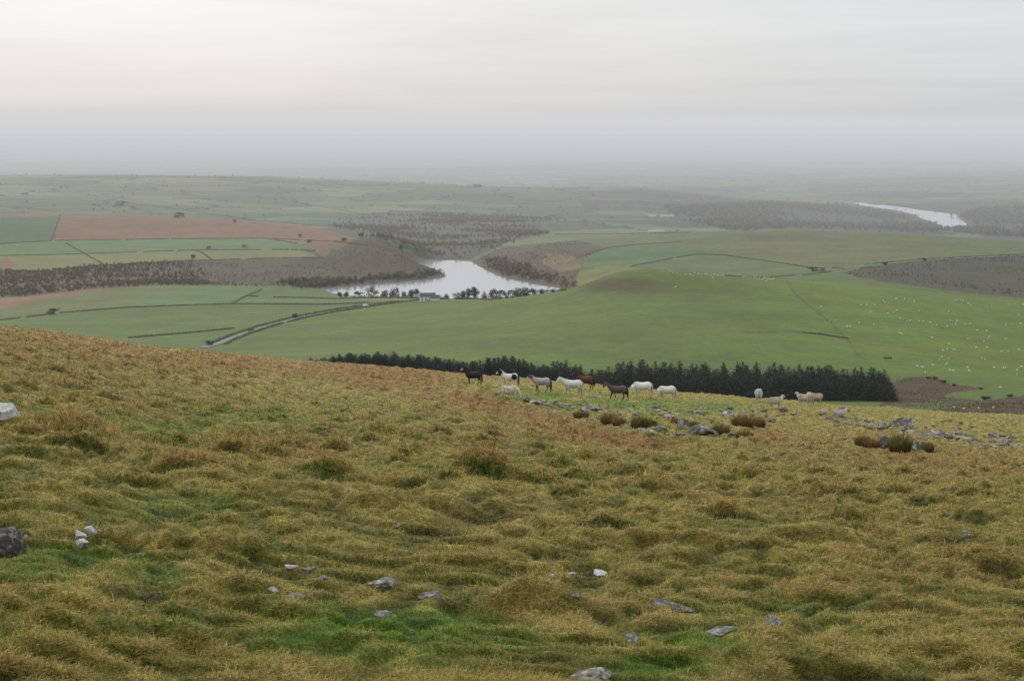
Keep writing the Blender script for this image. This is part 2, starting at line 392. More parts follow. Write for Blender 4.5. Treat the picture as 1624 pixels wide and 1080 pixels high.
RUB1 = [(789, 627, 13, 7), (823, 634, 18, 9), (834, 637, 14, 7), (850, 641, 26, 9), (862, 639, 14, 8), (944, 630, 20, 7), (889, 646, 24, 8), (906, 649, 14, 6), (933, 651, 27, 13), (948, 651, 16, 9), (963, 649, 18, 8), (998, 651, 17, 7), (1022, 654, 12, 5), (1042, 648, 24, 7), (1048, 652, 20, 6), (938, 667, 18, 9), (989, 668, 16, 12),
        (1027, 684, 28, 8), (1038, 687, 18, 8), (1050, 682, 30, 13), (1061, 691, 14, 8), (1079, 691, 22, 8), (1076, 682, 14, 8), (1062, 665, 22, 11), (1108, 660, 14, 7), (1134, 690, 22, 13), (1168, 692, 26, 11), (1155, 659, 24, 9), (1140, 652, 16, 7), (1224, 670, 16, 8), (1095, 655, 16, 7), (1128, 650, 12, 5), (975, 640, 10, 5), (872, 644, 14, 6), (1178, 655, 14, 6), (1005, 676, 18, 8), (918, 643, 12, 6)]
RUB2 = [(1210, 653, 18, 8), (1244, 653, 16, 9), (1259, 657, 16, 7), (1316, 666, 18, 9), (1335, 676, 16, 6), (1326, 670, 14, 6), (1345, 673, 14, 6), (1227, 668, 12, 7), (1365, 667, 10, 6), (1377, 670, 12, 6), (1395, 670, 18, 8), (1401, 676, 16, 8), (1406, 680, 12, 7), (1474, 691, 16, 8), (1489, 690, 24, 14), (1497, 694, 28, 12), (1509, 696, 18, 9), (1468, 690, 16, 8), (1520, 698, 16, 7), (1537, 700, 22, 9), (1548, 701, 18, 8), (1560, 706, 26, 12), (1572, 710, 20, 9), (1577, 692, 18, 11), (1595, 706, 28, 14), (1606, 710, 14, 10), (1619, 708, 26, 14), (1608, 696, 16, 9), (1586, 697, 14, 9), (1460, 695, 14, 7), (1430, 688, 18, 8), (1527, 694, 12, 7), (1540, 678, 10, 6), (1525, 672, 9, 5), (1590, 676, 9, 5), (1418, 675, 9, 6)]
for r_ in RUB1:
    rock(*r_, 1 if random.random() < .45 else 0, "grey stone of the tumbled rubble scattered below the ponies", "rubble stones scattered below the ponies")
for r_ in RUB2:
    rock(*r_, 1 if random.random() < .5 else 0, "grey stone of the broken rubble line on the right of the slope", "rubble stones on the right of the slope")
for k in range(85):
    u = random.uniform(870, 1260); v = 641 + (u - 870) * .03 + random.uniform(0, 30) * random.random() ** .4
    rock(u, v, random.uniform(4, 13), random.uniform(2.5, 7), random.choice((0, 0, 1)), "grey stone of the tumbled rubble scattered below the ponies", "rubble stones scattered below the ponies")
for k in range(85):
    u = 1290 + 334 * random.random() ** .7; v = 664 + (u - 1290) * .118 + random.gauss(0, 5)
    rock(u, v, random.uniform(5, 15), random.uniform(3, 8), random.choice((0, 0, 1)), "grey stone of the broken rubble line on the right of the slope", "rubble stones on the right of the slope")
print("rocks", time.time() - T0)

# ------------------------------------------------------------------ GRASS
def make_grass(N, name, label, ymin, ymax, pw, lenr, mat):
    t = (rng.random(N) - .5) * .72
    # density in ln(y) proportional to y^-pw
    l0, l1 = math.log(ymin), math.log(ymax)
    q = rng.random(N)
    if pw: l = -np.log(math.exp(-pw * l0) + q * (math.exp(-pw * l1) - math.exp(-pw * l0))) / pw
    else: l = l0 + q * (l1 - l0)
    y = np.exp(l); x = t * y
    free = np.ones(N, bool)
    for (sx_, sy_, sr_) in STONES: free &= (((x - sx_) / sr_) ** 2 + ((y - sy_ + sr_ * .35) / (sr_ * 1.2)) ** 2) > .8
    x, y = x[free], y[free]; N = len(x)
    z = near_h(x, y)
    # turf grows as thick on the steep sides of the tussocks as on their tops (more stems per square metre of plan)
    gm = (near_h(x, y + .04) - z) / .04 - z / y
    keep_ = rng.random(N) < np.clip(gm / .75, .22, 1)
    x, y, z = x[keep_], y[keep_], z[keep_]; N = len(x); t = t[:0]
    print("blades", N)
    g, r, rel = ground_color(x, y, z)
    e = .06
    gx = (tuss_rel(x + e, y) - rel) / e; gy = (tuss_rel(x, y + e) - rel) / e
    # keep fewer long blades in the lush cropped hollows
    hgt = (lenr[0] + (lenr[1] - lenr[0]) * rng.random(N) ** 1.6) * (1 - .42 * g) * (1 + .35 * r) * (1 + .5 * np.clip(rel, -.4, .8))
    for (mx, my, mr, mh) in _m:
        if my > 24:
            w_ = np.exp(-((x - mx) ** 2 + (y - my) ** 2) / (.8 * mr) ** 2)
            hgt = hgt * (1 + 1.3 * w_); r = np.clip(r + .4 * w_, 0, 1)
    tt, tf, th_ = tuft(x, y)
    hgt = hgt * (1 + .9 * tt); r = np.clip(r + tt * np.where(th_ < 2, .75, .1), 0, 1)
    hgt *= 1 + .7 * sstep(12, 60, y)
    ang = rng.random(N) * 2 * np.pi
    rn = .8 + .7 * rng.random(N)
    dx = -gx * .35 + rn * np.cos(ang) + .35; dy = -gy * .35 + rn * np.sin(ang) - .10
    n = np.sqrt(dx * dx + dy * dy) + 1e-6; dx /= n; dy /= n
    lean = np.clip(1.05 + .28 * rng.normal(size=N) - .30 * g + .12 * sstep(20, 80, y), .2, 1.45)   # radians from vertical
    ph = hgt * np.sin(lean); pv = hgt * np.cos(lean)
    w = np.maximum(.0013 + .0012 * rng.random(N), y * .00021 * (.6 + .8 * rng.random(N)))
    # side vector: perpendicular to lean, random twist
    tw = rng.normal(size=N) * .6
    sx = -dy * np.cos(tw); sy = dx * np.cos(tw); sz = np.sin(tw)
    base = np.stack([x, y, z - .01], 1)
    S = np.stack([sx, sy, sz], 1) * w[:, None]
    mid = base + np.stack([dx * ph * .40, dy * ph * .40, pv * .72 + hgt * .06], 1)
    tip = base + np.stack([dx * ph, dy * ph, pv * .95], 1)
    V = np.stack([base - S, base + S, mid - S * .8, mid + S * .8, tip], 1).reshape(-1, 3)
    k = np.arange(N)[:, None] * 5
    Q = np.concatenate([k, k + 1, k + 3, k + 2], 1); Tt = np.concatenate([k + 2, k + 3, k + 4], 1)
    # colour
    pick = rng.random(N)
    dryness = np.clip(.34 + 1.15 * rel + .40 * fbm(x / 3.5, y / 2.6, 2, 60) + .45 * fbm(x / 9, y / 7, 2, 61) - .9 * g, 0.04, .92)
    c = np.where((pick < dryness)[:, None], STRAW, OLIVE)
    c = np.where((rng.random(N) < np.clip(g * 1.15 + .07, 0, 1))[:, None], LUSHC * (.8 + .5 * rng.random(N))[:, None] + OLIVE * .15, c)
    c = np.where((rng.random(N) < np.clip(r * .8 + .05, 0, 1))[:, None], RUSTC, c)
    c = c * ((.62 + .66 * rng.random(N)) * (.26 + .86 * sstep(-.40, .26, rel)))[:, None]  # shade of hollows and tussock undersides painted into the blade colour
    c = c * (1 + .18 * rng.normal(size=(N, 1)) * np.array([.3, 0, -.3]))
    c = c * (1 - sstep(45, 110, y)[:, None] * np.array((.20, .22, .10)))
    c = np.clip(c, .004, .7)
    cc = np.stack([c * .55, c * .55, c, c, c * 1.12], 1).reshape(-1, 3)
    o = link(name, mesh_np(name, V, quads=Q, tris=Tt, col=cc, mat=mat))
    return tag(o, label, kind='stuff')
MAT_GRASS = attr_mat("grass blades", rough=.75, trans=.22, spec=.2)
make_grass(3400000, "grass", "matted straw and olive moorland grass covering the hillside", 6.5, 290, .40, (.022, .074), MAT_GRASS)
print("grass", time.time() - T0)

# ------------------------------------------------------------------ VALLEY (far terrain)
DT = {
 -900: [(300, 350), (500, 330), (1000, 318), (1250, 305), (1700, 270), (2150, 240), (2700, 185), (3300, 132), (3700, 128), (4500, 105), (6000, 72), (8000, 82), (12000, 56), (25000, 27.5), (62000, 11)],
 -300: [(300, 355), (500, 338), (740, 330), (1000, 320), (1250, 308), (1700, 270), (2050, 244), (2400, 217), (2700, 186), (3300, 130), (3650, 128), (4500, 105), (6000, 69), (8000, 81), (12000, 56), (25000, 27.5), (62000, 11)],
 0: [(300, 360), (500, 345), (740, 335), (1000, 325), (1250, 312), (1700, 271), (2050, 243), (2400, 216), (2700, 186), (3300, 131), (3650, 129), (4500, 105), (6000, 69), (8000, 81), (12000, 56), (25000, 27.5), (62000, 11)],
 200: [(300, 375), (500, 362), (740, 352), (1000, 342), (1250, 320), (1500, 285), (1800, 251), (2150, 232), (2500, 205), (3000, 163), (3350, 134), (3700, 131), (4500, 106), (6000, 69), (8000, 81), (12000, 56), (25000, 27.5), (62000, 11)],
 400: [(300, 390), (500, 380), (740, 368), (1000, 356), (1250, 322), (1500, 286), (1800, 253), (2150, 240), (2500, 208), (3000, 166), (3350, 144), (3650, 142), (4500, 112), (6000, 71), (8000, 82), (12000, 56), (25000, 27.5), (62000, 11)],
 600: [(300, 402), (500, 398), (740, 382), (1000, 350), (1250, 313), (1500, 286), (1800, 264), (2000, 262), (2200, 248), (2350, 228), (2500, 195), (2700, 168), (3000, 172), (3600, 150), (4500, 120), (6000, 79), (8000, 85), (12000, 56), (25000, 27.5), (62000, 11)],
 720: [(300, 412), (500, 415), (740, 400), (1000, 345), (1250, 303), (1500, 276), (1750, 265), (2000, 268), (2150, 256), (2350, 234), (2650, 205), (2800, 196), (3100, 178), (3600, 153), (4500, 122), (6000, 84), (8000, 87), (12000, 56), (25000, 27.5), (62000, 11)],
 800: [(300, 420), (500, 430), (740, 413), (1000, 338), (1250, 293), (1500, 265), (1700, 268), (2000, 268), (2150, 254), (2400, 225), (2600, 202), (2800, 186), (3100, 172), (3600, 155), (4500, 126), (6000, 88), (8000, 88), (12000, 56), (25000, 27.5), (62000, 11)],
 900: [(300, 430), (500, 440), (740, 422), (1000, 334), (1250, 280), (1500, 252), (1700, 262), (2000, 262), (2200, 240), (2450, 205), (2750, 178), (3100, 170), (3600, 156), (4500, 128), (6000, 90), (8000, 87), (12000, 56), (25000, 27.5), (62000, 11)],
 1000: [(300, 440), (500, 448), (740, 427), (1000, 332), (1250, 268), (1450, 230), (1500, 229), (1700, 240), (2000, 243), (2300, 213), (2600, 185), (3000, 166), (3600, 158), (4500, 130), (6000, 92), (8000, 86), (12000, 56), (25000, 27.5), (62000, 11)],
 1080: [(300, 446), (500, 452), (740, 428), (1000, 333), (1250, 266), (1450, 227), (1500, 227), (1700, 237), (2000, 236), (2300, 209), (2600, 182), (3000, 160), (3600, 159), (4500, 134), (6000, 98), (8000, 85.5), (12000, 56), (25000, 27.5), (62000, 11)],
 1200: [(300, 455), (500, 455), (740, 428), (1000, 336), (1250, 270), (1480, 232), (1550, 231), (1750, 236), (2000, 228), (2300, 205), (2600, 177), (2900, 157), (3200, 161), (3600, 160), (4500, 139), (5500, 112), (6500, 104), (8000, 85), (12000, 56), (25000, 27.5), (62000, 11)],
 1400: [(300, 460), (500, 458), (740, 430), (1000, 350), (1250, 288), (1500, 250), (1650, 247), (1900, 228), (2200, 206), (2600, 177), (2900, 160), (3200, 166), (3600, 163), (4500, 150), (5000, 137), (5400, 125), (5900, 114), (6600, 102), (8000, 85), (12000, 56), (25000, 27.5), (62000, 11)],
 1624: [(300, 470), (500, 463), (740, 432), (1000, 370), (1250, 313), (1500, 277), (1650, 266), (1900, 240), (2200, 212), (2600, 186), (2800, 173), (3200, 176), (3600, 168), (4500, 151), (5300, 128), (6000, 111), (8000, 84), (12000, 56), (25000, 27.5), (62000, 11)],
 2000: [(300, 480), (500, 470), (740, 436), (1000, 385), (1250, 330), (1500, 295), (1700, 272), (1900, 245), (2200, 218), (2600, 190), (2800, 178), (3200, 178), (3600, 168), (4500, 150), (5300, 128), (6000, 111), (8000, 84), (12000, 56), (25000, 27.5), (62000, 11)],
 2700: [(300, 490), (500, 475), (740, 440), (1000, 390), (1500, 300), (1900, 250), (2600, 195), (3200, 178), (4500, 150), (6000, 111), (8000, 84), (12000, 56), (25000, 27.5), (62000, 11)],
}
fT = np.concatenate([np.linspace(-.70, -.36, 60)[:-1], np.linspace(-.36, .36, 1020), np.linspace(.36, .70, 60)[1:]])
fL = np.concatenate([np.linspace(math.log(120), math.log(560), 90)[:-1], np.linspace(math.log(560), math.log(7000), 640)[:-1], np.linspace(math.log(7000), math.log(62000), 190)])
us = sorted(DT)
tab = np.stack([pchip(np.log([120] + [q[0] for q in DT[k]]), [DT[k][0][1] + 20] + [q[1] for q in DT[k]], fL) for k in us], 0)   # (nu, nL)
D = pchip((np.array(us) - CX) / F, tab, fT).T                                                                     # (nL, nT)
fTT, fLL = np.meshgrid(fT, fL); fY = np.exp(fLL); fX = fTT * fY
fZ = -fY * D / F
fZ = fZ + .8 * fbm(fX / 90, fY / 90, 3, 70) * sstep(500, 900, fY) + 4.0 * fbm(fX / 500, fY / 420, 3, 71) * sstep(1700, 3000, fY) * (1 - .5 * sstep(5000, 9000, fY)) + 24 * fbm(fX / 3000, fY / 1900, 3, 72) * sstep(6500, 10000, fY)
_hx = (1010 - CX) / F * 1400
fZ = fZ + 7.0 * np.exp(-((fX - _hx) / 52) ** 2 - ((fY - 1415) / 75) ** 2)
ov = fY < 420
nb = near_base(fX, np.minimum(fY, 399))
fZ = np.where(ov, np.minimum(fZ, np.where(fY < 399, nb - 1.5, fZ)), fZ)

def unproj(u, v, z):
    D_ = ray(u, v); s = z / D_[2]; return s * D_[0], s * D_[1]
def dens(poly, n=4):
    out = []
    for a, b in zip(poly, poly[1:] + poly[:1]):
        for k in range(n): out.append((a[0] + (b[0] - a[0]) * k / n, a[1] + (b[1] - a[1]) * k / n))
    return out
def inpoly(px, py, poly):
    c = np.zeros(px.shape, bool); n = len(poly)
    for i in range(n):
        x0, y0 = poly[i]; x1, y1 = poly[(i + 1) % n]
        if y0 == y1: continue
        k = ((y0 > py) != (y1 > py)) & (px < (x1 - x0) * (py - y0) / (y1 - y0) + x0)
        c ^= k
    return c
def pdist(px, py, poly, closed=True):
    d = np.full(px.shape, 1e9); n = len(poly)
    for i in range(n if closed else n - 1):
        x0, y0 = poly[i]; x1, y1 = poly[(i + 1) % n]
        dx, dy = x1 - x0, y1 - y0; t = np.clip(((px - x0) * dx + (py - y0) * dy) / (dx * dx + dy * dy + 1e-9), 0, 1)
        d = np.minimum(d, np.hypot(px - x0 - t * dx, py - y0 - t * dy))
    return d
WATER = [
 ("reservoir", -200.0, [(503, 457.5), (540, 455.5), (580, 452), (633, 448), (672, 444), (700, 441), (708, 437.5), (697, 430), (684, 425), (673, 421.5), (662, 418), (669, 416.5), (677, 413), (700, 413.5), (715, 412.8), (735, 414), (748, 415), (757, 421), (763, 424), (776, 431), (790, 437), (805, 442), (820, 445), (860, 453), (905, 459.5), (880, 463), (840, 467), (780, 474), (720, 478), (640, 476), (580, 472), (530, 466)],
  "pale grey reservoir lying in the valley behind the trees"),
 ("reservoir", -250.0, [(1353.5, 322), (1366, 321.5), (1379, 324), (1391, 325.5), (1400, 325), (1419, 327.5), (1440, 330), (1456, 333), (1490, 337), (1521, 340.5), (1519, 345), (1525, 349), (1533, 355), (1538, 359.5), (1515, 361.5), (1497, 364.5), (1493, 358), (1478, 352), (1460, 346), (1447, 340), (1432, 336), (1420, 333), (1400, 331), (1380, 328), (1360, 325)],
  "distant pale reservoir in haze, right of centre near the horizon"),
]
MAT_WATER, nt, out = new_mat("still grey water")
co = nd(nt, 'ShaderNodeTexCoord').outputs['Object']
mp = nd(nt, 'ShaderNodeMapping', {'Vector': co, 'Scale': (1.0, .35, 1)}).outputs[0]
bp = nd(nt, 'ShaderNodeBump', {'Height': noise(nt, mp, .12, 4), 'Strength': .25, 'Distance': .6})
pb = nd(nt, 'ShaderNodeBsdfPrincipled', {'Base Color': (.22, .24, .27, 1), 'Roughness': .12, 'IOR': 1.33, 'Specular IOR Level': .6, 'Normal': bp.outputs[0]})
nt.links.new(pb.outputs[0], out.inputs['Surface'])
shore = np.full(fX.shape, 1e9)
for (nm, wz, poly, lab) in WATER:
    W = [unproj(u, v, wz) for (u, v) in dens(poly, 3)]
    wx = [p[0] for p in W]; wy = [p[1] for p in W]
    box = (fX > min(wx) - 350) & (fX < max(wx) + 350) & (fY > min(wy) - 350) & (fY < max(wy) + 350)
    px, py = fX[box], fY[box]
    ins = inpoly(px, py, W); dd = pdist(px, py, W)
    z = fZ[box]
    outz = wz + .4 + dd * .05
    w = sstep(160, 10, dd)
    zo = np.where(py > np.mean(wy), z * (1 - w) + np.maximum(outz, np.minimum(z, wz + dd * .35)) * w, z * (1 - w) + outz * w)
    zo = np.maximum(zo, wz + .3)
    fZ[box] = np.where(ins, wz - .15 - np.minimum(dd * .1, 5), zo)
    shore[box] = np.minimum(shore[box], np.where(ins, 0, dd))
    # water sheet: the polygon as one n-gon, slightly wider than the waterline so the banks cut it
    cx_, cy_ = np.mean(wx), np.mean(wy)
    me = bpy.data.meshes.new(nm)
    me.from_pydata([(p[0], p[1], 0) for p in W], [], [list(range(len(W)))]); me.update()
    me.materials.append(MAT_WATER)
    o = link(nm, me, loc=(0, 0, wz)); tag(o, lab, kind='structure')
far_h = Grid(fT, fL, fZ)
fU, fV = project(fX, fY, fZ)
print("valley", time.time() - T0)

# field and land-cover map -----------------------------------------------------------
G1 = (.080, .125, .014); G2 = (.074, .122, .018); YG = (.145, .155, .042); DG = (.048, .10, .032); BR = (.17, .082, .026); OL = (.10, .122, .030)
WD = (.062, .050, .027); HM = (.052, .053, .032); RB = (.066, .041, .014); PG = (.10, .15, .05)
fC = np.zeros(fX.shape + (3,)); fC[:] = G1
# hazy patchwork of fields far off: jittered cells
def cells(x, y, s, seed):
    gx, gy = np.floor(x / s).astype(int), np.floor(y / s).astype(int)
    b1 = np.full(x.shape, 1e9); b2 = b1.copy(); idc = np.zeros(x.shape, int)
    for i in (-1, 0, 1):
        for j in (-1, 0, 1):
            hx = _p[(_p[(gx + i + seed) & 511] + gy + j) & 511]; hy = _p[(hx + 77) & 511]
            px = (gx + i + .15 + .7 * hx / 512) * s; py = (gy + j + .15 + .7 * hy / 512) * s
            d = np.abs(px - x) + np.abs(py - y) * .9
            n = d < b1
            b2 = np.where(n, b1, np.minimum(b2, d)); idc = np.where(n, hx, idc); b1 = np.where(n, d, b1)
    return idc, b2 - b1
rx = fX * .94 + fY * .34; ry = fY * .94 - fX * .34
idc, edge = cells(rx / 1.5, ry, 170, 5)
pal = np.array([G2, (.12, .17, .055), (.05, .09, .032), (.085, .13, .045), (.15, .165, .06), (.045, .08, .032), (.13, .12, .055), (.075, .14, .05)])
pc = pal[idc % len(pal)]
far = sstep(2300, 2500, fY)[..., None]
fC = fC * (1 - far) + pc * far
hed = sstep(22, 7, edge) * (fY > 3450)
fC = mixc(fC, np.broadcast_to(np.array((.022, .026, .016)), fC.shape), hed * .85)
wood = sstep(.12, .22, fbm(fX / 900, fY / 700, 3, 80)) * (fY > 3600) * np.where(fX > 200, 1, .35)
fC = mixc(fC, np.broadcast_to(np.array((.035, .034, .024)), fC.shape), wood * .85)
ROADL = [(320, 552), (345, 546), (372, 534), (420, 518), (470, 505), (520, 495), (580, 486), (640, 478), (690, 474)]
W1 = [(0, 426), (60, 430), (160, 420), (300, 413), (420, 409), (515, 409), (545, 398), (540, 388), (585, 375), (615, 384), (642, 396), (660, 408), (668, 414), (662, 419), (675, 422), (700, 432), (706, 440), (640, 450), (580, 454), (505, 460), (480, 454), (330, 452), (250, 453), (140, 459), (60, 468), (0, 475)]
W2 = [(750, 414), (775, 402), (800, 391), (850, 386), (920, 386), (965, 392), (935, 404), (915, 412), (918, 430), (910, 448), (905, 459), (860, 453), (820, 445), (790, 437), (763, 424)]
W3 = [(1336, 432), (1372, 424), (1450, 414), (1624, 404), (1700, 400), (1700, 490), (1624, 474), (1500, 460), (1400, 447), (1345, 437)]
W4 = [(520, 362), (600, 340), (680, 338), (780, 340), (880, 346), (880, 356), (830, 362), (870, 370), (800, 386), (760, 405), (740, 412), (672, 412), (650, 398), (620, 382), (570, 372)]
W5 = [(1060, 330), (1160, 325), (1250, 322), (1340, 326), (1420, 340), (1490, 362), (1500, 372), (1400, 366), (1250, 363), (1160, 366), (1080, 350)]
W6 = [(1522, 340), (1560, 332), (1624, 328), (1680, 330), (1680, 378), (1600, 376), (1530, 370), (1500, 366), (1538, 361), (1528, 352)]
FIELDS = [  # polygon (pixels of the photograph), y range, colour
 ([(0, 455), (505, 458), (690, 472), (640, 478), (580, 486), (520, 495), (470, 505), (420, 518), (372, 534), (345, 546), (320, 552), (300, 580), (-200, 580), (-200, 455)], (900, 2150), G2),
 ([(-200, 520), (0, 478), (60, 470), (140, 460), (250, 453), (330, 455), (375, 468), (365, 482), (200, 488), (100, 496), (0, 508), (-200, 530)], (1200, 2150), OL),
 ([(200, 470), (330, 455), (410, 458), (390, 470), (370, 482), (250, 487)], (1200, 2150), (.075, .14, .035)),
 ([(-200, 480), (0, 474), (100, 462), (160, 457), (165, 461), (70, 475), (0, 490), (-200, 500)], (1200, 2150), (.19, .105, .05)),
 ([(395, 471), (520, 474), (640, 472), (600, 477), (520, 482), (372, 482)], (1200, 2150), (.10, .135, .04)),
 ([(545, 474), (580, 470), (660, 475), (640, 478)], (1200, 2150), YG),
 (W1, (1800, 3000), WD),
 ([(0, 407), (20, 405), (150, 403), (330, 397), (470, 396), (515, 409), (300, 413), (160, 420), (60, 430), (0, 426)], (2200, 3200), YG),
 ([(-200, 392), (0, 387), (80, 383), (270, 380), (420, 378), (470, 388), (500, 398), (460, 397), (310, 397), (130, 403), (0, 406), (-200, 410)], (2200, 3300), (.082, .148, .036)),
 ([(-200, 346), (0, 345), (92, 343), (82, 382), (0, 386), (-200, 390)], (2200, 3500), DG),
 ([(97, 339), (280, 344), (400, 350), (500, 360), (535, 370), (562, 378), (552, 389), (535, 396), (500, 390), (420, 377), (250, 379), (82, 381.5)], (2200, 3500), BR),
 ([(425, 379), (470, 379), (530, 392), (515, 408), (490, 394)], (2200, 3500), (.15, .10, .05)),
 ([(-200, 340), (0, 338), (97, 336), (97, 343), (0, 346), (-200, 348)], (2200, 3500), (.15, .09, .045)),
 ([(0, 412), (0, 425), (20, 427), (28, 420), (10, 408)], (2200, 3300), (.2, .1, .055)),
 (W4, (2550, 4600), (.068, .068, .046)),
 (W5, (3300, 6300), (.042, .042, .03)), (W6, (3600, 7000), (.04, .04, .03)),
 ([(880, 372), (1000, 366), (1130, 368), (1250, 362), (1400, 366), (1500, 371), (1624, 378), (1700, 380), (1700, 402), (1500, 409), (1372, 424), (1290, 432), (1200, 440), (1030, 436), (900, 470), (915, 430), (915, 412), (960, 392)], (1600, 3100), (.105, .128, .04)),
 ([(930, 404), (965, 392), (1010, 388), (1130, 392), (1130, 404), (1040, 412), (1000, 423), (960, 420), (915, 428)], (1600, 3100), (.075, .135, .04)),
 ([(1000, 423), (1060, 412), (1135, 406), (1200, 413), (1285, 425), (1200, 438), (1040, 433)], (1600, 3100), (.088, .128, .042)),
 ([(915, 431), (960, 421), (1010, 425), (980, 436), (915, 456)], (1600, 3100), YG),
 ([(1190, 380), (1300, 376), (1420, 385), (1500, 395), (1420, 406), (1330, 418), (1290, 422), (1210, 411), (1150, 400)], (1600, 3100), (.115, .125, .045)),
 ([(1180, 372), (1280, 370), (1330, 377), (1260, 384), (1190, 382)], (1600, 3100), (.10, .10, .042)),
 (W2, (2000, 3100), (.085, .066, .04)),
 ([(868, 402), (910, 405), (922, 425), (890, 432), (860, 418)], (2000, 3100), (.17, .125, .055)),
 (W3, (1600, 2700), HM),
 ([(1262, 441), (1332, 431), (1372, 443), (1330, 446)], (1600, 2200), (.07, .125, .028)),
 ([(1412, 608), (1440, 598), (1480, 597), (1510, 609), (1565, 616), (1513, 622), (1495, 629), (1560, 636), (1624, 628), (1800, 622), (1800, 700), (1250, 690), (1400, 640)], (380, 1000), RB),
 ([(1400, 642), (1500, 636), (1560, 638), (1520, 646), (1420, 652)], (380, 1000), (.075, .10, .028)),
]
wu = fU + 3.0 * perlin(fX / 40, fY / 40, 90); wv = fV + .8 * perlin(fX / 40, fY / 40, 91)
for poly, (y0, y1), c in FIELDS:
    k = (fY > y0) & (fY < y1) & inpoly(wu, wv, poly)
    fC[k] = c
# moor ground where the hillside meets the valley
mo = sstep(620, 520, fY)[..., None]
fC = fC * (1 - mo) + np.array((.15, .115, .04)) * mo
# natural variation: grazing patches, slope streaks, rushy hollows
v1 = fbm(fX / 140, fY / 110, 4, 95); v2 = fbm(fX / 28, fY / 22, 3, 96)
fC = fC * (1 + .22 * v1 + .14 * v2)[..., None]
fC = mixc(fC, fC * np.array((1.2, .98, .85)), np.clip(.10 + .8 * fbm(fX / 260, fY / 150, 3, 98), 0, .6) * (fY < 2300))
fC = mixc(fC, fC * np.array((1.12, 1.16, .9)), sstep(1130, 1250, fU) * ((fY > 900) & (fY < 1640)) * .8)
mnd = 1.6 * np.exp(-((fU - 985) / 70) ** 2 - ((fV - 452) / 11) ** 2) + .5 * np.exp(-((fU - 1130) / 110) ** 2 - ((fV - 462) / 6) ** 2)
fC = mixc(fC, fC * np.array((.72, .48, .56)), np.clip(mnd, 0, 1) * ((fY > 1150) & (fY < 1560)))
def stroke(poly, wpx, c, y0, y1, a=.8):
    k = (fY > y0) & (fY < y1)
    d = pdist(fU[k], fV[k], poly, False)
    w = sstep(wpx, wpx * .4, d) * a
    fC[k] = fC[k] * (1 - w[:, None]) + np.array(c) * w[:, None]
stroke([(1248, 446), (1262, 468), (1290, 490), (1318, 512), (1345, 540), (1362, 565)], 1.9, (.05, .065, .022), 700, 1600, .6)
stroke([(1180, 527), (1250, 526), (1290, 529), (1345, 537)], 1.8, (.045, .045, .022), 700, 1600, .75)
stroke([(1250, 467), (1290, 467)], 2.2, (.08, .075, .04), 700, 1600, .7)
stroke([(450, 560), (600, 535), (800, 505), (1000, 490), (1200, 487)], 2.0, (.075, .105, .03), 700, 1700, .45)
stroke([(1050, 545), (1200, 540), (1360, 548), (1500, 540)], 2.4, (.10, .105, .03), 700, 1600, .4)
stroke([(1360, 560), (1400, 600)], 2.0, (.05, .075, .025), 700, 1100, .4)
stroke([(380, 548), (400, 541), (440, 525)], 4.0, (.075, .085, .03), 700, 1700, .5)
bank = np.exp(-(shore / 9.0) ** 2)
fC = mixc(fC, np.broadcast_to(np.array((.13, .115, .09)), fC.shape), bank * .35)
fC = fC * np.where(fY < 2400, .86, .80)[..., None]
MAT_LAND = attr_mat("valley land", var=((.02, .82, 1.15), (.12, .82, 1.15), (.6, .8, 1.18)), bump=.25, bscale=.5)
keep = None
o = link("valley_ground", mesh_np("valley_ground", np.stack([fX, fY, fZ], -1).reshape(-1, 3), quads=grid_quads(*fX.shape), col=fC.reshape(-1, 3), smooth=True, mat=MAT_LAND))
tag(o, "patchwork of green fields, bracken and moor stretching across the valley to the horizon", kind='structure')
print("land", time.time() - T0)

def far_at(u, v, y0=420, y1=7000):
    q = hit(far_h, u, v, y0, y1)
    if q is None:
        y = y1; D_ = ray(u, v); x = D_[0] / D_[1] * y; q = np.array([x, y, float(far_h(x, y))])
    return q

# ------------------------------------------------------------------ ROADS
MAT_ROAD = noise_mat("wet tarmac lane", [(.13, .13, .13), (.2, .2, .2)], .2, bump=.1)
def polyline(px, y0, y1, step=6):
    P = [far_at(px[0][0], px[0][1], y0, y1)]
    for a, b in zip(px, px[1:]):
        n = max(2, int(math.hypot(b[0] - a[0], b[1] - a[1]) / step))
        for k in range(1, n + 1): P.append(far_at(a[0] + (b[0] - a[0]) * k / n, a[1] + (b[1] - a[1]) * k / n, y0, y1))
    return np.array(P)
def smooth_line(P, it=3):
    P = P.copy()
    for _ in range(it): P[1:-1] = .25 * P[:-2] + .5 * P[1:-1] + .25 * P[2:]
    return P
def resample(P, step):
    s = np.concatenate([[0], np.cumsum(np.hypot(*(np.diff(P[:, :2], axis=0).T)))])
    q = np.arange(0, s[-1], step)
    x = np.interp(q, s, P[:, 0]); y = np.interp(q, s, P[:, 1])
    return np.stack([x, y, far_h(x, y)], 1)
def road(name, px, width, label, y0, y1):
    P = resample(smooth_line(polyline(px, y0, y1)), 8)
    d = np.gradient(P[:, :2], axis=0); d /= np.linalg.norm(d, axis=1)[:, None]
    n = np.stack([-d[:, 1], d[:, 0]], 1); V = []
    for k in (-1, -.5, 0, .5, 1):
        xy = P[:, :2] + n * k * width / 2
        V.append(np.stack([xy[:, 0], xy[:, 1], far_h(xy[:, 0], xy[:, 1]) + .35], 1))
    V = np.stack(V, 1)
    o = link(name, mesh_np(name, V.reshape(-1, 3), quads=grid_quads(V.shape[0], 5), mat=MAT_ROAD, smooth=True))
    tag(o, label, kind='structure'); return P
R1 = road("road", ROADL, 5.5, "grey lane between dark hedges climbing past the left pasture", 900, 2100)
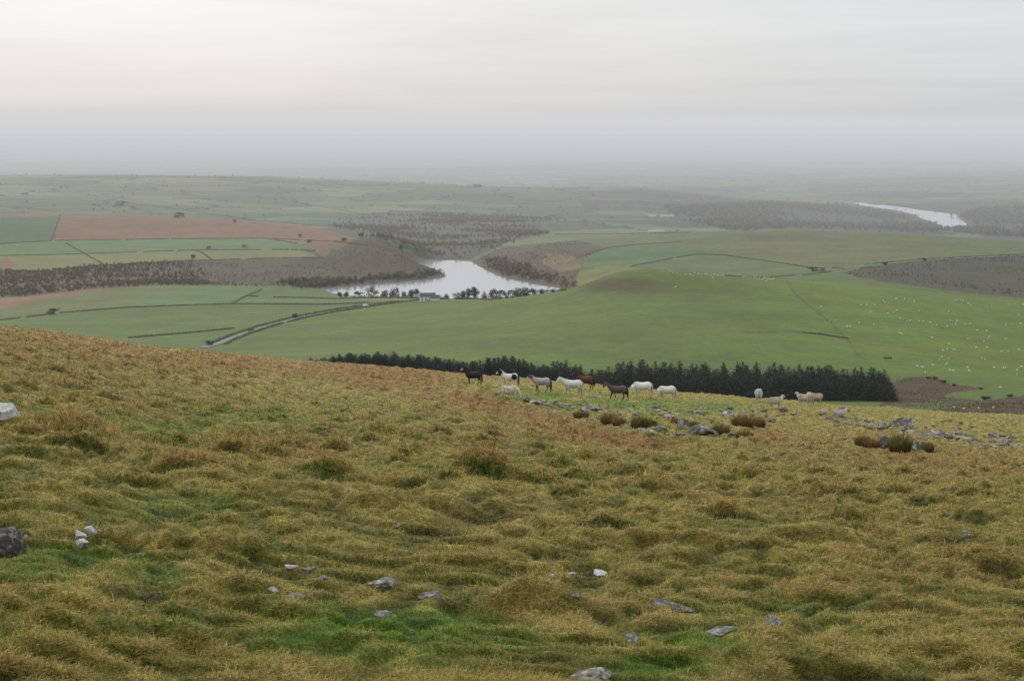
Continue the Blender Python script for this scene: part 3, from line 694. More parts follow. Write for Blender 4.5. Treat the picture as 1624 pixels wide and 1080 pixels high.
R2 = road("road", [(1150, 441), (1200, 438.5), (1270, 434), (1320, 428.5), (1370, 422), (1450, 414), (1540, 409), (1640, 404.5)], 7.0, "pale road crossing the hill above the dark moor", 1600, 2700)

# ------------------------------------------------------------------ HEDGES, TREES, WOODS
MAT_LEAF = attr_mat("foliage", rough=.85, trans=.28, spec=.1)
def hedge(px, label, y0, y1, h=1.8, w=2.0, base=(.175, .185, .105), off=0.0, gap=.15, name="hedgerow", dens_=3.2):
    P = resample(smooth_line(polyline(px, y0, y1), 1), 1.0 / dens_)
    d = np.gradient(P[:, :2], axis=0); d /= np.linalg.norm(d, axis=1)[:, None] + 1e-9
    n = np.stack([-d[:, 1], d[:, 0]], 1)
    prof = 1 + .5 * perlin(P[:, 0] / 9, P[:, 1] / 9, 101) + .35 * perlin(P[:, 0] / 3, P[:, 1] / 3, 102)
    keep = perlin(P[:, 0] / 25, P[:, 1] / 25, 103) > -.75 + gap
    P, n, prof = P[keep], n[keep], prof[keep]
    R = 5
    PP = np.repeat(P, R, 0); NN = np.repeat(n, R, 0); pr = np.repeat(prof, R)
    k = len(PP)
    xy = PP[:, :2] + NN * ((rng.random(k) - .5) * w + off)[:, None]
    z = far_h(xy[:, 0], xy[:, 1]) + rng.random(k) ** .8 * h * pr
    Q = np.stack([xy[:, 0], xy[:, 1], z], 1)
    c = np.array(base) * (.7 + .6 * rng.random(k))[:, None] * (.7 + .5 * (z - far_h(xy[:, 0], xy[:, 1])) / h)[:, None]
    V, Tt, C_ = leafcloud(Q, .8, c)
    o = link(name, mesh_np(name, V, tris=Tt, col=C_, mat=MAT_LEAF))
    return tag(o, label, "hedge", "hedgerows dividing the fields")
hedge(ROADL[1:8], "dark hedge along the upper side of the grey lane", 900, 2100, 1.3, 1.8, off=5.2, gap=.05)
hedge(ROADL[1:], "ragged hedge along the lower side of the grey lane", 900, 2100, 1.1, 1.6, off=-4.8, gap=.2)
HED = [
 ([(0, 508), (100, 496), (200, 488), (370, 482), (520, 483), (585, 480)], 1200, 2150, "long thin hedge under the olive field on the left valley side"),
 ([(368, 482), (385, 472), (415, 460)], 1200, 2150, "short slanting hedge rising from the long left hedge"),
 ([(395, 470), (450, 472), (540, 474), (640, 472)], 1200, 2150, "hedge below the strip field next to the reservoir"),
 ([(205, 536), (300, 528), (372, 521)], 1000, 1700, "lowest hedge just above the hillside on the left"),
 ([(0, 429), (60, 431), (160, 421), (300, 414), (420, 410), (515, 409)], 2200, 3000, "hedge along the top of the brown wood"),
 ([(0, 406), (130, 403), (310, 397), (460, 396), (500, 398)], 2200, 3200, "hedge between the pale and dark green fields on the left hill"),
 ([(82, 382), (250, 379.5), (420, 378), (470, 386)], 2300, 3400, "hedge along the lower edge of the rust bracken field"),
 ([(96, 341), (82, 381)], 2300, 3500, "hedge at the left end of the rust bracken field"),
 ([(0, 387), (82, 382)], 2300, 3400, "hedge under the small dark green field at the left edge"),
 ([(105, 386), (135, 403), (165, 420)], 2300, 3300, "slanting hedge cutting down the left green fields"),
 ([(305, 396), (322, 401), (335, 412)], 2300, 3200, "short thick hedge descending to the brown wood"),
 ([(420, 378), (480, 381), (540, 384), (585, 390)], 2300, 3300, "hedge across the bracken below the brown knoll"),
 ([(1105, 403), (1150, 405), (1200, 412), (1250, 419), (1292, 426)], 1700, 3000, "thick hedge crossing the right hand hill above the road"),
 ([(1000, 423), (1060, 411), (1105, 403)], 1700, 3000, "thin hedge on the near flank of the right hill"),
 ([(905, 455), (960, 447), (1010, 436)], 1500, 2600, "hedge behind the green mound"),
 ([(930, 404), (965, 393), (1010, 388), (1080, 384)], 1900, 3100, "hedge above the rough slope right of the reservoir"),
 ([(1290, 426), (1320, 425), (1340, 427)], 1700, 2600, "bushy hedge at the road junction on the hill"),
 ([(1150, 443), (1210, 440.5), (1280, 436), (1318, 431)], 1500, 2600, "low hedge below the pale road"),
 ([(1372, 420), (1450, 412.5), (1540, 407.5), (1624, 403.5)], 1700, 2700, "low hedge above the pale road beside the dark moor"),
 ([(1395, 364), (1500, 369.5), (1624, 377.5)], 2600, 3050, "hedge running along the crest of the right hill"),
 ([(0, 328), (50, 331), (100, 336)], 3500, 5200, "hazy hedge behind the left bracken ridge"),
 ([(200, 322), (290, 333), (400, 349), (500, 361)], 3500, 5200, "long hazy hedge slanting behind the rust bracken field"),
 ([(0, 316), (150, 319), (330, 316), (480, 313)], 3600, 5600, "hazy hedge across the far left fields"),
 ([(500, 326), (560, 337), (640, 352)], 3600, 5600, "hazy slanting hedge above the wooded valley"),
 ([(880, 372), (1000, 371), (1100, 369)], 2700, 4400, "dark hedge line beyond the rough slope"),
]
for px, y0, y1, lab in HED:
    f = 1.0 if y0 < 2000 else 1.25
    hedge(px, lab, y0, y1, 0.8 * f, 1.7 * f if y0 < 3400 else 5, gap=.2, dens_=3.0 if y0 < 3400 else 1.2)
hedge([(560, 473), (640, 473.5), (720, 475), (800, 472.5), (850, 467), (895, 461)], "dark scrub hedge at the feet of the waterside trees", 1400, 1800, 1.8, 3.0, gap=.1, name='hedgerow')
hedge([(1272, 528), (1300, 530), (1345, 537)], "dark rushy ditch cut into the green field", 700, 1600, .25, 1.3, base=(.09, .095, .045), gap=.2)
print("hedges", time.time() - T0)

def woodland(name, label, poly, y0, y1, n, h=(4, 8), cols=((.05, .04, .03),), dn=.0, per=34, size=1.3, ns=220):
    lo_u, hi_u = min(p[0] for p in poly), max(p[0] for p in poly); lo_v, hi_v = min(p[1] for p in poly), max(p[1] for p in poly)
    k = (fY > y0) & (fY < y1) & inpoly(fU, fV, poly) & (shore > 14)
    idx = np.nonzero(k.ravel())[0]
    wgt = (fY.ravel()[idx] ** 2)
    nz = fbm(fX.ravel()[idx] / ns, fY.ravel()[idx] / ns, 3, 120)
    wgt = wgt * np.clip(.25 + 1.6 * (nz - dn), 0.02, 1.5)
    idx = rng.choice(idx, n, p=wgt / wgt.sum())
    x = fX.ravel()[idx] + rng.normal(size=n) * .0025 * fY.ravel()[idx]; y = fY.ravel()[idx] * (1 + .004 * rng.normal(size=n)); z = far_h(x, y)
    H = h[0] + (h[1] - h[0]) * rng.random(n) ** 1.5
    base = np.array(cols)[rng.integers(0, len(cols), n)] * (.7 + .6 * rng.random(n))[:, None]
    q = rng.normal(size=(n, per, 3)); q /= np.linalg.norm(q, axis=2)[:, :, None]; q *= rng.random((n, per, 1)) ** .4
    P = np.stack([x, y, z], 1)[:, None, :] + q * np.stack([H * .42, H * .42, H * .5], 1)[:, None, :] + np.array([0, 0, 1.0]) * (H * .5)[:, None, None]
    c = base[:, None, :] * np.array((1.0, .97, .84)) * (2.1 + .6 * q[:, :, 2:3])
    V, Tt, C_ = leafcloud(P.reshape(-1, 3), np.repeat(H * .2, per), c.reshape(-1, 3))
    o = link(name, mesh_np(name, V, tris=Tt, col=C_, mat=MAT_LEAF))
    return tag(o, label, kind='stuff')
BARE = ((.052, .042, .030), (.060, .047, .033), (.044, .038, .029), (.07, .048, .032))
woodland("scrub_woodland", "brown leafless scrub wood along the near shore band on the left", [(0, 428), (60, 431), (160, 421), (300, 414), (330, 452), (250, 453), (140, 459), (60, 467), (0, 474)], 1800, 3000, 2400, (2, 5), BARE, -.1)
woodland("scrub_woodland", "brown bracken and scrub cloaking the knoll left of the reservoir", [(300, 414), (515, 410), (550, 398), (590, 382), (640, 397), (662, 412), (676, 423), (705, 438), (640, 449), (505, 458), (330, 452)], 1800, 3000, 1000, (1.0, 2.6), ((.075, .054, .036), (.066, .05, .034), (.085, .055, .034)), .0)
woodland("shore_woodland", "dark trees fringing the waterline below the brown knoll", [(440, 448), (560, 444), (640, 436), (690, 430), (707, 438), (640, 449), (560, 454), (480, 457)], 1800, 2700, 420, (4, 8), ((.045, .042, .034), (.055, .046, .035)), -.2, ns=90)
woodland("scrub_woodland", "rough scrub slope on the right shore of the reservoir", W2, 2000, 3100, 600, (1.0, 2.8), ((.085, .068, .042), (.11, .08, .045), (.06, .052, .036)), .0, ns=120)
woodland("shore_woodland", "dark scrub fringing the right shore of the reservoir", [(750, 413), (800, 412), (850, 428), (905, 452), (905, 459), (860, 452), (820, 444), (790, 436), (763, 423)], 2000, 2900, 420, (3, 7), ((.045, .042, .034), (.06, .05, .036)), -.2, ns=90)
woodland("valley_woodland", "hazy brown woods filling the valley beyond the reservoir", W4, 2550, 4600, 3200, (3.5, 8), ((.06, .055, .04), (.075, .062, .042), (.05, .055, .036), (.085, .065, .04)), .05, ns=160)
woodland("moor_scrub", "dark heathery scrub on the moor below the pale road", W3, 1600, 2700, 1500, (.8, 2.2), ((.045, .045, .034), (.055, .05, .036)), .0, ns=100)
woodland("distant_woodland", "hazy woods in front of the far reservoir on the right", W5, 3300, 6300, 2600, (8, 13), ((.052, .056, .04), (.062, .06, .042)), -.05, ns=400)
woodland("distant_woodland", "hazy woods right of the far reservoir at the picture edge", W6, 3600, 7000, 1300, (8, 13), ((.052, .056, .04), (.062, .06, .042)), -.05, ns=400)
woodland("bracken_scrub", "low rust brown bracken and heather at the end of the plantation", FIELDS[-2][0], 430, 950, 5200, (.3, .85), ((.040, .020, .009), (.05, .027, .012), (.03, .02, .010)), -.1, per=14, ns=30)
# thousands of hedgerow trees on the hazy plain, nobody could count them
n = 6500
yy = np.exp(np.log(3700) + rng.random(n * 8) * (math.log(15000) - math.log(3700))); xx = (rng.random(n * 8) - .5) * .72 * yy
rx_ = xx * .94 + yy * .34; ry_ = yy * .94 - xx * .34
_, ed = cells(rx_ / 1.5, ry_, 170, 5)
k = np.nonzero((ed < 4) & (np.abs(xx / yy) < .36))[0][:n]
xx, yy = xx[k], yy[k]; n = len(k); zz = far_h(xx, yy); H = 2 + 3.5 * rng.random(n) ** 2
q = rng.normal(size=(n, 14, 3)); q /= np.linalg.norm(q, axis=2)[:, :, None]
P = np.stack([xx, yy, zz], 1)[:, None] + q * np.stack([H * .8, H * .8, H * .5], 1)[:, None] + np.array([0, 0, 1.]) * (H * .5)[:, None, None]
V, Tt, C_ = leafcloud(P.reshape(-1, 3), np.repeat(H * .45, 14), np.tile((.085, .09, .06), (n * 14, 1)))
tag(link("distant_hedges_and_trees", mesh_np("distant_hedges_and_trees", V, tris=Tt, col=C_, mat=MAT_LEAF)), "countless hazy hedges and trees between the fields on the far plain", kind='stuff')
print("woods", time.time() - T0)

MAT_BARK = noise_mat("bark", [(.05, .04, .03), (.11, .09, .07)], 3.0)
def conifer_proto(seed):
    """spruce of height 1: whorls of drooping sprays round a tapered stem"""
    r = np.random.default_rng(seed)
    P = []; S = []; Cc = []
    for lv in np.linspace(.06, .985, 22):
        R = .21 * min(1, (1 - lv) * 2.3) ** .75 * (.8 + .4 * r.random()) + .012
        nb_ = max(4, int(11 * (1 - lv)) + 3)
        a0 = r.random() * 6.28
        for b in range(nb_):
            a = a0 + 6.283 * b / nb_ + r.normal() * .2; rr = R * (.65 + .55 * r.random())
            for s in np.linspace(.2, 1, 5):
                P.append((math.cos(a) * rr * s + r.normal() * .008, math.sin(a) * rr * s + r.normal() * .008, lv - .28 * rr * s + .03 * (s > .9) + r.normal() * .008))
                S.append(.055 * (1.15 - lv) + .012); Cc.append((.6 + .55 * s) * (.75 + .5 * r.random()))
    P.append((0, 0, 1.0)); S.append(.02); Cc.append(1)
    base = np.array((.022, .034, .021)) * (.75 + .17 * (seed % 5))
    V, Tt, C_ = leafcloud(np.array(P), np.array(S), np.array(Cc)[:, None] * base)
    root = bpy.data.objects.new("spruce_tree", None); COL.objects.link(root)
    v, q, t = tube([(0, 0, -.02), (0, 0, .3), (0.004, 0, .7), (0, 0, .99)], [.018, .014, .008, .002], 6)
    link("trunk", mesh_np("spruce_trunk", v, quads=q, tris=t, mat=MAT_BARK, smooth=True), root)
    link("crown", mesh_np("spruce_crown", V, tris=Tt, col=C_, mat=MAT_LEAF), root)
    return root
cp = [conifer_proto(s) for s in range(5)]
TOPU = [480, 500, 530, 560, 600, 650, 700, 750, 775, 800, 830, 850, 885, 905, 940, 960, 985, 1010, 1060, 1100, 1180, 1250, 1320, 1380, 1425]
TOPV = [566, 564, 562, 558, 559, 562, 567, 573, 566, 564, 568, 578, 572, 575, 584, 580, 573, 570, 572, 573, 575, 577, 579, 583, 590]
placed = 0
rows = [(742, 84, 21), (748, 62, 13), (757, 54, 6), (768, 50, 2), (780, 46, 0)]
for ri, (yr, cnt, low) in enumerate(rows):
    for i in range(cnt):
        u = 488 + (1414 - 488) * (i + .5 + .4 * random.uniform(-1, 1)) / cnt
        y = yr + random.uniform(-3, 3)
        x = (u - CX) / F * y * 1.012
        z = float(far_h(x, y))
        k = min(1, max(0, (u - 800) / 250))
        tv = np.interp(u, TOPU, TOPV) + random.gauss(0, 1.7) + 4.5 * float(perlin(u / 22.0, ri * .6, 140)) + 1.5 + 3.5 * max(0, (680 - u) / 190) + low * k
        zt = -y * math.tan(TH + math.atan((tv - CY) / F))
        h = zt - z
        if h < 2.0: continue
        o = copy_tree(random.choice(cp)); placed += 1
        w = max(1.3, min(2.3, 20.0 / h)) * random.uniform(.85, 1.2)
        o.location = (x, y, z); o.rotation_euler = (0, 0, random.random() * 6.28); o.scale = (h * w, h * w, h)
        if u < 850: tag(o, "small dark spruce showing its tip over the brow of the hillside", "tree", "spruces peeping over the brow left of the ponies")
        elif ri < 2: tag(o, "dark green spruce standing in the front ranks of the plantation", "tree", "spruces in the front ranks of the plantation")
        else: tag(o, "dark green spruce topping the crowded back ranks of the plantation", "tree", "spruces in the back ranks of the plantation")
for c in cp: drop_tree(c)
print("spruces", placed)

def broadleaf_proto(seed, leaf, dense=1.0, shape=(.42, .5), nl=9):
    """tree of height 1 with limbs and leaf clumps"""
    r = np.random.default_rng(seed)
    root = bpy.data.objects.new("tree", None); COL.objects.link(root)
    parts = [tube([(0, 0, -.03), (.01, 0, .15), (0, .01, .35), (.01, .0, .6)], [.035, .028, .02, .008], 6)]
    cl = []
    for i in range(nl):
        a = 6.283 * i / nl + r.normal() * .3; z0 = .08 + .3 * r.random(); rr = shape[0] * (.45 + .5 * r.random()); z1 = .20 + .58 * r.random()
        e = (math.cos(a) * rr, math.sin(a) * rr, z1)
        parts.append(tube([(0, 0, z0), (e[0] * .5, e[1] * .5, z0 + (z1 - z0) * .6), e], [.014, .009, .003], 5)); cl.append(e)
    for i in range(5): cl.append((r.normal() * .12, r.normal() * .12, .62 + .28 * r.random()))
    v, q, t = join(parts)
    link("trunk", mesh_np("tree_trunk", v, quads=q, tris=t, mat=MAT_BARK, smooth=True), root)
    P = []; S = []; K = []
    for e in cl:
        m = int(55 * dense); d = r.normal(size=(m, 3)); d /= np.linalg.norm(d, axis=1)[:, None]; d *= (r.random((m, 1)) ** .45) * (.16 + .08 * r.random())
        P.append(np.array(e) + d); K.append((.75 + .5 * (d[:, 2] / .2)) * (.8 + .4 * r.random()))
    P = np.concatenate(P); K = np.concatenate(K); P[:, 2] = np.clip(P[:, 2], .03, 1.0)
    V, Tt, C_ = leafcloud(P, .05, np.clip(K, .35, 1.6)[:, None] * np.array(leaf))
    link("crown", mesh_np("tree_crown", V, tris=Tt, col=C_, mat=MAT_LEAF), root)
    return root
bp_ = {'bare': broadleaf_proto(31, (.085, .075, .06), .9), 'dark': broadleaf_proto(32, (.022, .032, .02), 1.5, (.36, .5)), 'brown': broadleaf_proto(33, (.075, .055, .032), 1.2), 'cone': conifer_proto(44), 'green': broadleaf_proto(35, (.04, .05, .028), 1.3)}
TREES = [
 (539, 472, 9, 8, 'dark', "small dark tree at the left end of the waterside trees"), (549, 472, 9, 9, 'dark', "second small dark tree from the left beside the reservoir"), (568, 468, 6, 13, 'green', "low spreading bush on the left shore of the reservoir"),
 (589, 470, 16, 18, 'bare', "big round leafless tree in front of the water"), (610, 471, 11, 12, 'dark', "dark round tree just right of the big leafless tree"), (621, 471, 9, 10, 'dark', "dark low tree beneath the pale leafless one"),
 (628, 470, 15, 13, 'bare', "pale leafless tree second largest beside the water"), (641, 471, 9, 9, 'dark', "small dark tree left of the farmhouse pair"), (651, 472, 12, 10, 'dark', "dark tree left of the white farmhouse"), (658, 471.5, 14, 13, 'green', "taller tree next to the white farmhouse"),
 (692, 474, 6, 12, 'green', "low bush right of the white farmhouse"), (708, 474, 9, 8, 'cone', "small pointed conifer right of the farmhouse"), (725, 474, 10, 12, 'bare', "grey leafless tree before the dark clump"),
 (734, 475, 14, 10, 'dark', "dark tree starting the tall clump by the water"), (742.5, 475, 18, 9, 'dark', "slim tall dark tree in the waterside clump"), (753, 475, 20, 15, 'dark', "tallest broad dark tree in front of the water"),
 (768, 475, 14, 10, 'cone', "pointed conifer right of the tallest dark tree"), (782, 473, 15, 17, 'brown', "brown rounded tree beside the pointed conifer"), (795, 472, 13, 15, 'brown', "second brown rounded tree by the water"),
 (810, 471, 12, 14, 'brown', "brown tree before the right arm of the reservoir"), (823, 469, 13, 13, 'dark', "dark tree near the right arm of the reservoir"), (834, 467, 12, 13, 'dark', "last tall dark tree near the right arm of the reservoir"),
 (845, 466, 9, 13, 'green', "lower tree tailing off the waterside row"), (862, 464, 6, 14, 'green', "low bush near the right tip of the reservoir"), (880, 463, 5, 14, 'green', "last low bush at the right tip of the reservoir"),
 (83, 498, 9, 16, 'green', "lone spreading bush on the olive field at left"), (468, 504, 7, 8, 'dark', "small tree on the bend of the grey lane"), (332, 548, 8, 12, 'green', "bush at the foot of the grey lane by the hillside"), (398, 527, 6, 8, 'green', "small bush half way up the grey lane"),
 (573, 377, 8, 9, 'dark', "single dark tree on top of the brown knoll"), (545, 383, 6, 8, 'dark', "small dark thorn on the slope of the knoll"), (490, 386, 6, 7, 'dark', "small thorn in the bracken left of the knoll"), (476, 376, 5, 6, 'dark', "tiny thorn in the rust bracken field"),
 (306, 411, 8, 7, 'dark', "narrow dark tree above the brown wood"), (636, 396, 8, 8, 'dark', "dark tree at the right foot of the knoll"), (331, 395, 5, 7, 'green', "tiny bush on the hedge between left fields"), (388, 393, 5, 8, 'green', "low bush along the hedge of the left fields"),
 (284, 346, 9, 16, 'green', "hazy clump tree behind the rust bracken field"), (372, 353, 5, 5, 'dark', "lone thorn on the edge of the rust bracken"), (192, 326, 7, 18, 'green', "hazy tree in the hedge of the far left fields"),
 (1290, 431, 8, 14, 'green', "bushy tree at the pale road junction"), (1404, 421, 6, 8, 'dark', "small tree beside the pale road"), (1466, 414, 5, 8, 'dark', "tiny tree farther along the pale road"), (1305, 432, 6, 9, 'bare', "leafless thorn near the pale road junction"),
 (1472, 601, 4, 7, 'dark', "gorse bush at the top edge of the rust moor"), (1483, 602, 5, 7, 'dark', "second gorse bush on the edge of the rust moor"), (1497, 608, 6, 9, 'dark', "larger gorse bush on the edge of the rust moor"), (1513, 613, 5, 7, 'dark', "gorse bush below the larger one by the rust moor"),
 (1556, 618, 4, 6, 'dark', "gorse bush at the tip of the rust moor"), (1563, 634, 6, 16, 'dark', "wide gorse bush at the picture edge of the moor"), (1602, 630, 5, 10, 'dark', "rightmost gorse bush beyond the stones"),
]
for (u, v, hp, wp, kd, lab) in TREES:
    q = far_at(u, v, 500, 1960 if (500 < u < 900 and v > 455) else 6000)
    h = hp * q[1] / F
    o = copy_tree(bp_[kd]); s = wp * q[1] / F / (.40 if kd == 'cone' else .74)
    o.location = q; o.rotation_euler = (0, 0, random.random() * 6.28)
    gv = project(q[0], q[1], q[2])[1]
    o.scale = (s, s, h + (gv - v) * q[1] / F)
    bush = 'bush' in lab or 'gorse' in lab
    o.name = "bush" if bush else ("conifer_tree" if kd == 'cone' else "tree")
    tag(o, lab, "bush" if bush else "tree")
for c in bp_.values(): drop_tree(c)
print("trees", time.time() - T0)

# ------------------------------------------------------------------ BUILDINGS (tiny, far)
def plain(name, c, rough=.8):
    m, nt, out = new_mat(name)
    co = nd(nt, 'ShaderNodeTexCoord').outputs['Object']
    k = mul(nt, c, ramp(nt, noise(nt, co, 1.2), [(.3, (.8,) * 3), (.7, (1.05,) * 3)]))
    b = nd(nt, 'ShaderNodeBsdfPrincipled', {'Base Color': k, 'Roughness': rough}); nt.links.new(b.outputs[0], out.inputs[0]); return m
M_WALL = plain("white render wall", (.62, .61, .58)); M_SLATE = plain("slate", (.07, .07, .08)); M_GLASS = plain("dark window", (.03, .035, .04), .2); M_SHED = plain("pale sheeting", (.34, .35, .36)); M_DARK = plain("dark steel", (.05, .05, .05))
def boxm(name, x0, x1, y0, y1, z0, z1, mat):
    V = [(x, y, z) for z in (z0, z1) for y in (y0, y1) for x in (x0, x1)]
    Q = [(0, 2, 3, 1), (4, 5, 7, 6), (0, 1, 5, 4), (2, 6, 7, 3), (0, 4, 6, 2), (1, 3, 7, 5)]
    return mesh_np(name, V, quads=Q, mat=mat)
def house(q, rz, L_, W_, H_, label, wall=M_WALL, roof=M_SLATE, windows=True, name="farmhouse", cat="house"):
    root = bpy.data.objects.new(name, None); COL.objects.link(root); root.location = (q[0], q[1], q[2] - .3); root.rotation_euler = (0, 0, rz)
    a, b, rh = L_ / 2, W_ / 2, W_ * .42
    V = [(-a, -b, 0), (a, -b, 0), (a, b, 0), (-a, b, 0), (-a, -b, H_), (a, -b, H_), (a, b, H_), (-a, b, H_), (-a, 0, H_ + rh), (a, 0, H_ + rh)]
    me = mesh_np("wall", V, quads=[(0, 1, 5, 4), (2, 3, 7, 6)], tris=[(4, 8, 7), (5, 6, 9)], mat=wall)
    me2 = bpy.data.meshes.new("wall"); me2.from_pydata(V, [], [(0, 1, 5, 4), (2, 3, 7, 6), (0, 4, 8, 7, 3), (1, 2, 6, 9, 5)]); me2.materials.append(wall); bpy.data.meshes.remove(me)
    link("wall", me2, root)
    e = .35; R = [(-a - e, -b - e, H_ - e * .8), (a + e, -b - e, H_ - e * .8), (a + e, 0, H_ + rh + .05), (-a - e, 0, H_ + rh + .05), (-a - e, b + e, H_ - e * .8), (a + e, b + e, H_ - e * .8)]
    R2_ = [(x, y, z + .18) for x, y, z in R]
    me = bpy.data.meshes.new("roof"); me.from_pydata(R + R2_, [], [(0, 1, 2, 3), (3, 2, 5, 4), (6, 9, 8, 7), (9, 10, 11, 8), (0, 6, 7, 1), (4, 5, 11, 10), (0, 3, 9, 6), (3, 4, 10, 9), (1, 7, 8, 2), (2, 8, 11, 5)]); me.materials.append(roof)
    rf = link("roof", me, root)
    if windows:
        for sx in (-1, 1): link("chimney", boxm("chimney", sx * (a - .9) - .4, sx * (a - .9) + .4, -.4, .4, H_ + rh - .6, H_ + rh + 1.1, wall), rf)
        for i in range(4):
            for zz_ in (1.0, 3.2):
                if zz_ + 1.2 > H_: continue
                xx_ = -a + L_ * (i + .5) / 4
                link("window", boxm("window", xx_ - .5, xx_ + .5, -b - .06, -b + .05, zz_, zz_ + 1.2, M_GLASS), root)
        link("door", boxm("door", -.5, .5, -b - .07, -b + .05, .1, 2.1, M_DARK), root)
    return tag(root, label, cat)
house(far_at(678, 471, 1500, 1650), .15, 15, 7, 5.2, "white farmhouse with dark slate roof among trees by the reservoir")
house(far_at(690, 472, 1500, 1650), .3, 8, 6, 3.2, "low white outbuilding just right of the waterside farmhouse", windows=False, name="outbuilding", cat="barn")
house(far_at(51, 309, 4000, 6500), .4, 16, 9, 8, "hazy white farmhouse on the far left hillside")
house(far_at(40, 311, 4000, 6500), .1, 18, 9, 5, "hazy low shed beside the far left farmhouse", wall=M_SHED, windows=False, name="farm_shed", cat="barn")
for u, v, L_, lab in ((1034, 345, 18, "left half of the hazy pair of long white sheds"), (1058, 345, 34, "longer hazy white shed on the far right fields"), (1040, 370, 30, "low white shed on the valley floor behind the right hill")):
    house(far_at(u, v, 2600, 6500), .05, L_, 9, 3, lab, wall=M_SHED, roof=M_SHED, windows=False, name="farm_shed", cat="barn")
for u, lab in ((733, "pale farm building left on the hazy ridge skyline"), (757, "dark farm building right on the hazy ridge skyline")):
    house(far_at(u, 297, 4500, 6300), .1, 26, 12, 5, lab, wall=M_SHED if u < 740 else M_DARK, roof=M_SHED if u < 740 else M_SLATE, windows=False, name="farm_building", cat="barn")
# van on the lane
q = far_at(580, 487, 1200, 2100)
van = bpy.data.objects.new("van", None); COL.objects.link(van); van.location = (q[0], q[1], float(far_h(q[0], q[1])) + .4); van.rotation_euler = (0, 0, .35)
prof = [(-2.6, .35), (2.5, .35), (2.6, .9), (2.3, 1.25), (1.5, 2.15), (-2.5, 2.25), (-2.6, 1.9)]
V = [(x, s * .95, z) for s in (-1, 1) for x, z in prof]; n = len(prof)
me = bpy.data.meshes.new("body"); me.from_pydata(V, [], [list(range(n)), list(range(2 * n - 1, n - 1, -1))] + [(i, i + n, (i + 1) % n + n, (i + 1) % n) for i in range(n)]); me.materials.append(plain("white paint", (.75, .75, .75), .4)); link("body", me, van)
link("windscreen", mesh_np("windscreen", [(2.27, -.8, 1.32), (2.27, .8, 1.32), (1.57, .8, 2.1), (1.57, -.8, 2.1)], quads=[(0, 1, 2, 3)], mat=M_GLASS), van, loc=(.03, 0, .02))
for sx in (-1.7, 1.6):
    for sy in (-.85, .85):
        v, qd, t = tube([(sx, sy - .12, .35), (sx, sy + .12, .35)], [.35, .35], 14); link("wheel", mesh_np("wheel", v, quads=qd, tris=t, mat=M_DARK), van)
tag(van, "tiny white vehicle on the grey lane below the reservoir", "van")
# feed trough in the field
q = far_at(1408, 569, 700, 1300)
tr = bpy.data.objects.new("feed_trough", None); COL.objects.link(tr); tr.location = q; tr.rotation_euler = (0, 0, .1)
V = [(-2.6, -.5, .9), (2.6, -.5, .9), (2.6, .5, .9), (-2.6, .5, .9), (-2.3, -.25, .3), (2.3, -.25, .3), (2.3, .25, .3), (-2.3, .25, .3)]
link("basin", mesh_np("basin", V, quads=[(0, 4, 5, 1), (1, 5, 6, 2), (2, 6, 7, 3), (3, 7, 4, 0), (4, 7, 6, 5)], mat=M_DARK), tr)
for sx in (-2, 2):
    for sy in (-.3, .3): link("leg", boxm("leg", sx - .06, sx + .06, sy - .06, sy + .06, -.1, .5, M_DARK), tr)
tag(tr, "dark feed trough alone on the green field above the plantation", "feed trough")

# ------------------------------------------------------------------ RUSHES
def rush_mesh(seed, tint):
    r = np.random.default_rng(seed); N = 420
    a = r.random(N) * 6.283; rr = .5 * np.sqrt(r.random(N)); x = rr * np.cos(a); y = rr * np.sin(a)
    h = (.65 + .4 * r.random(N)) * (1 - .4 * (rr / .5) ** 2); ln = .15 + .5 * rr + r.normal(size=N) * .12
    a2 = a + r.normal(size=N) * .5
    tip = np.stack([x + np.cos(a2) * h * np.sin(ln), y + np.sin(a2) * h * np.sin(ln), h * np.cos(ln)], 1)
    base = np.stack([x, y, np.full(N, -.05)], 1); mid = base * .5 + tip * .5 + np.array([0, 0, .05])
    S = np.stack([-np.sin(a2 + r.normal(size=N)), np.cos(a2), np.zeros(N)], 1) * .022
    V = np.stack([base - S, base + S, mid - S * .8, mid + S * .8, tip], 1).reshape(-1, 3); k = np.arange(N)[:, None] * 5
    c = np.array(tint) * (.6 + 1.1 * r.random(N))[:, None]; cc = np.stack([c * .4, c * .4, c, c, c * 1.3], 1).reshape(-1, 3)
    return mesh_np("rush_clump", V, quads=np.concatenate([k, k + 1, k + 3, k + 2], 1), tris=np.concatenate([k + 2, k + 3, k + 4], 1), col=cc, mat=MAT_GRASS)
RU = [rush_mesh(1, (.14, .10, .036)), rush_mesh(2, (.13, .11, .034)), rush_mesh(3, (.17, .105, .04))]
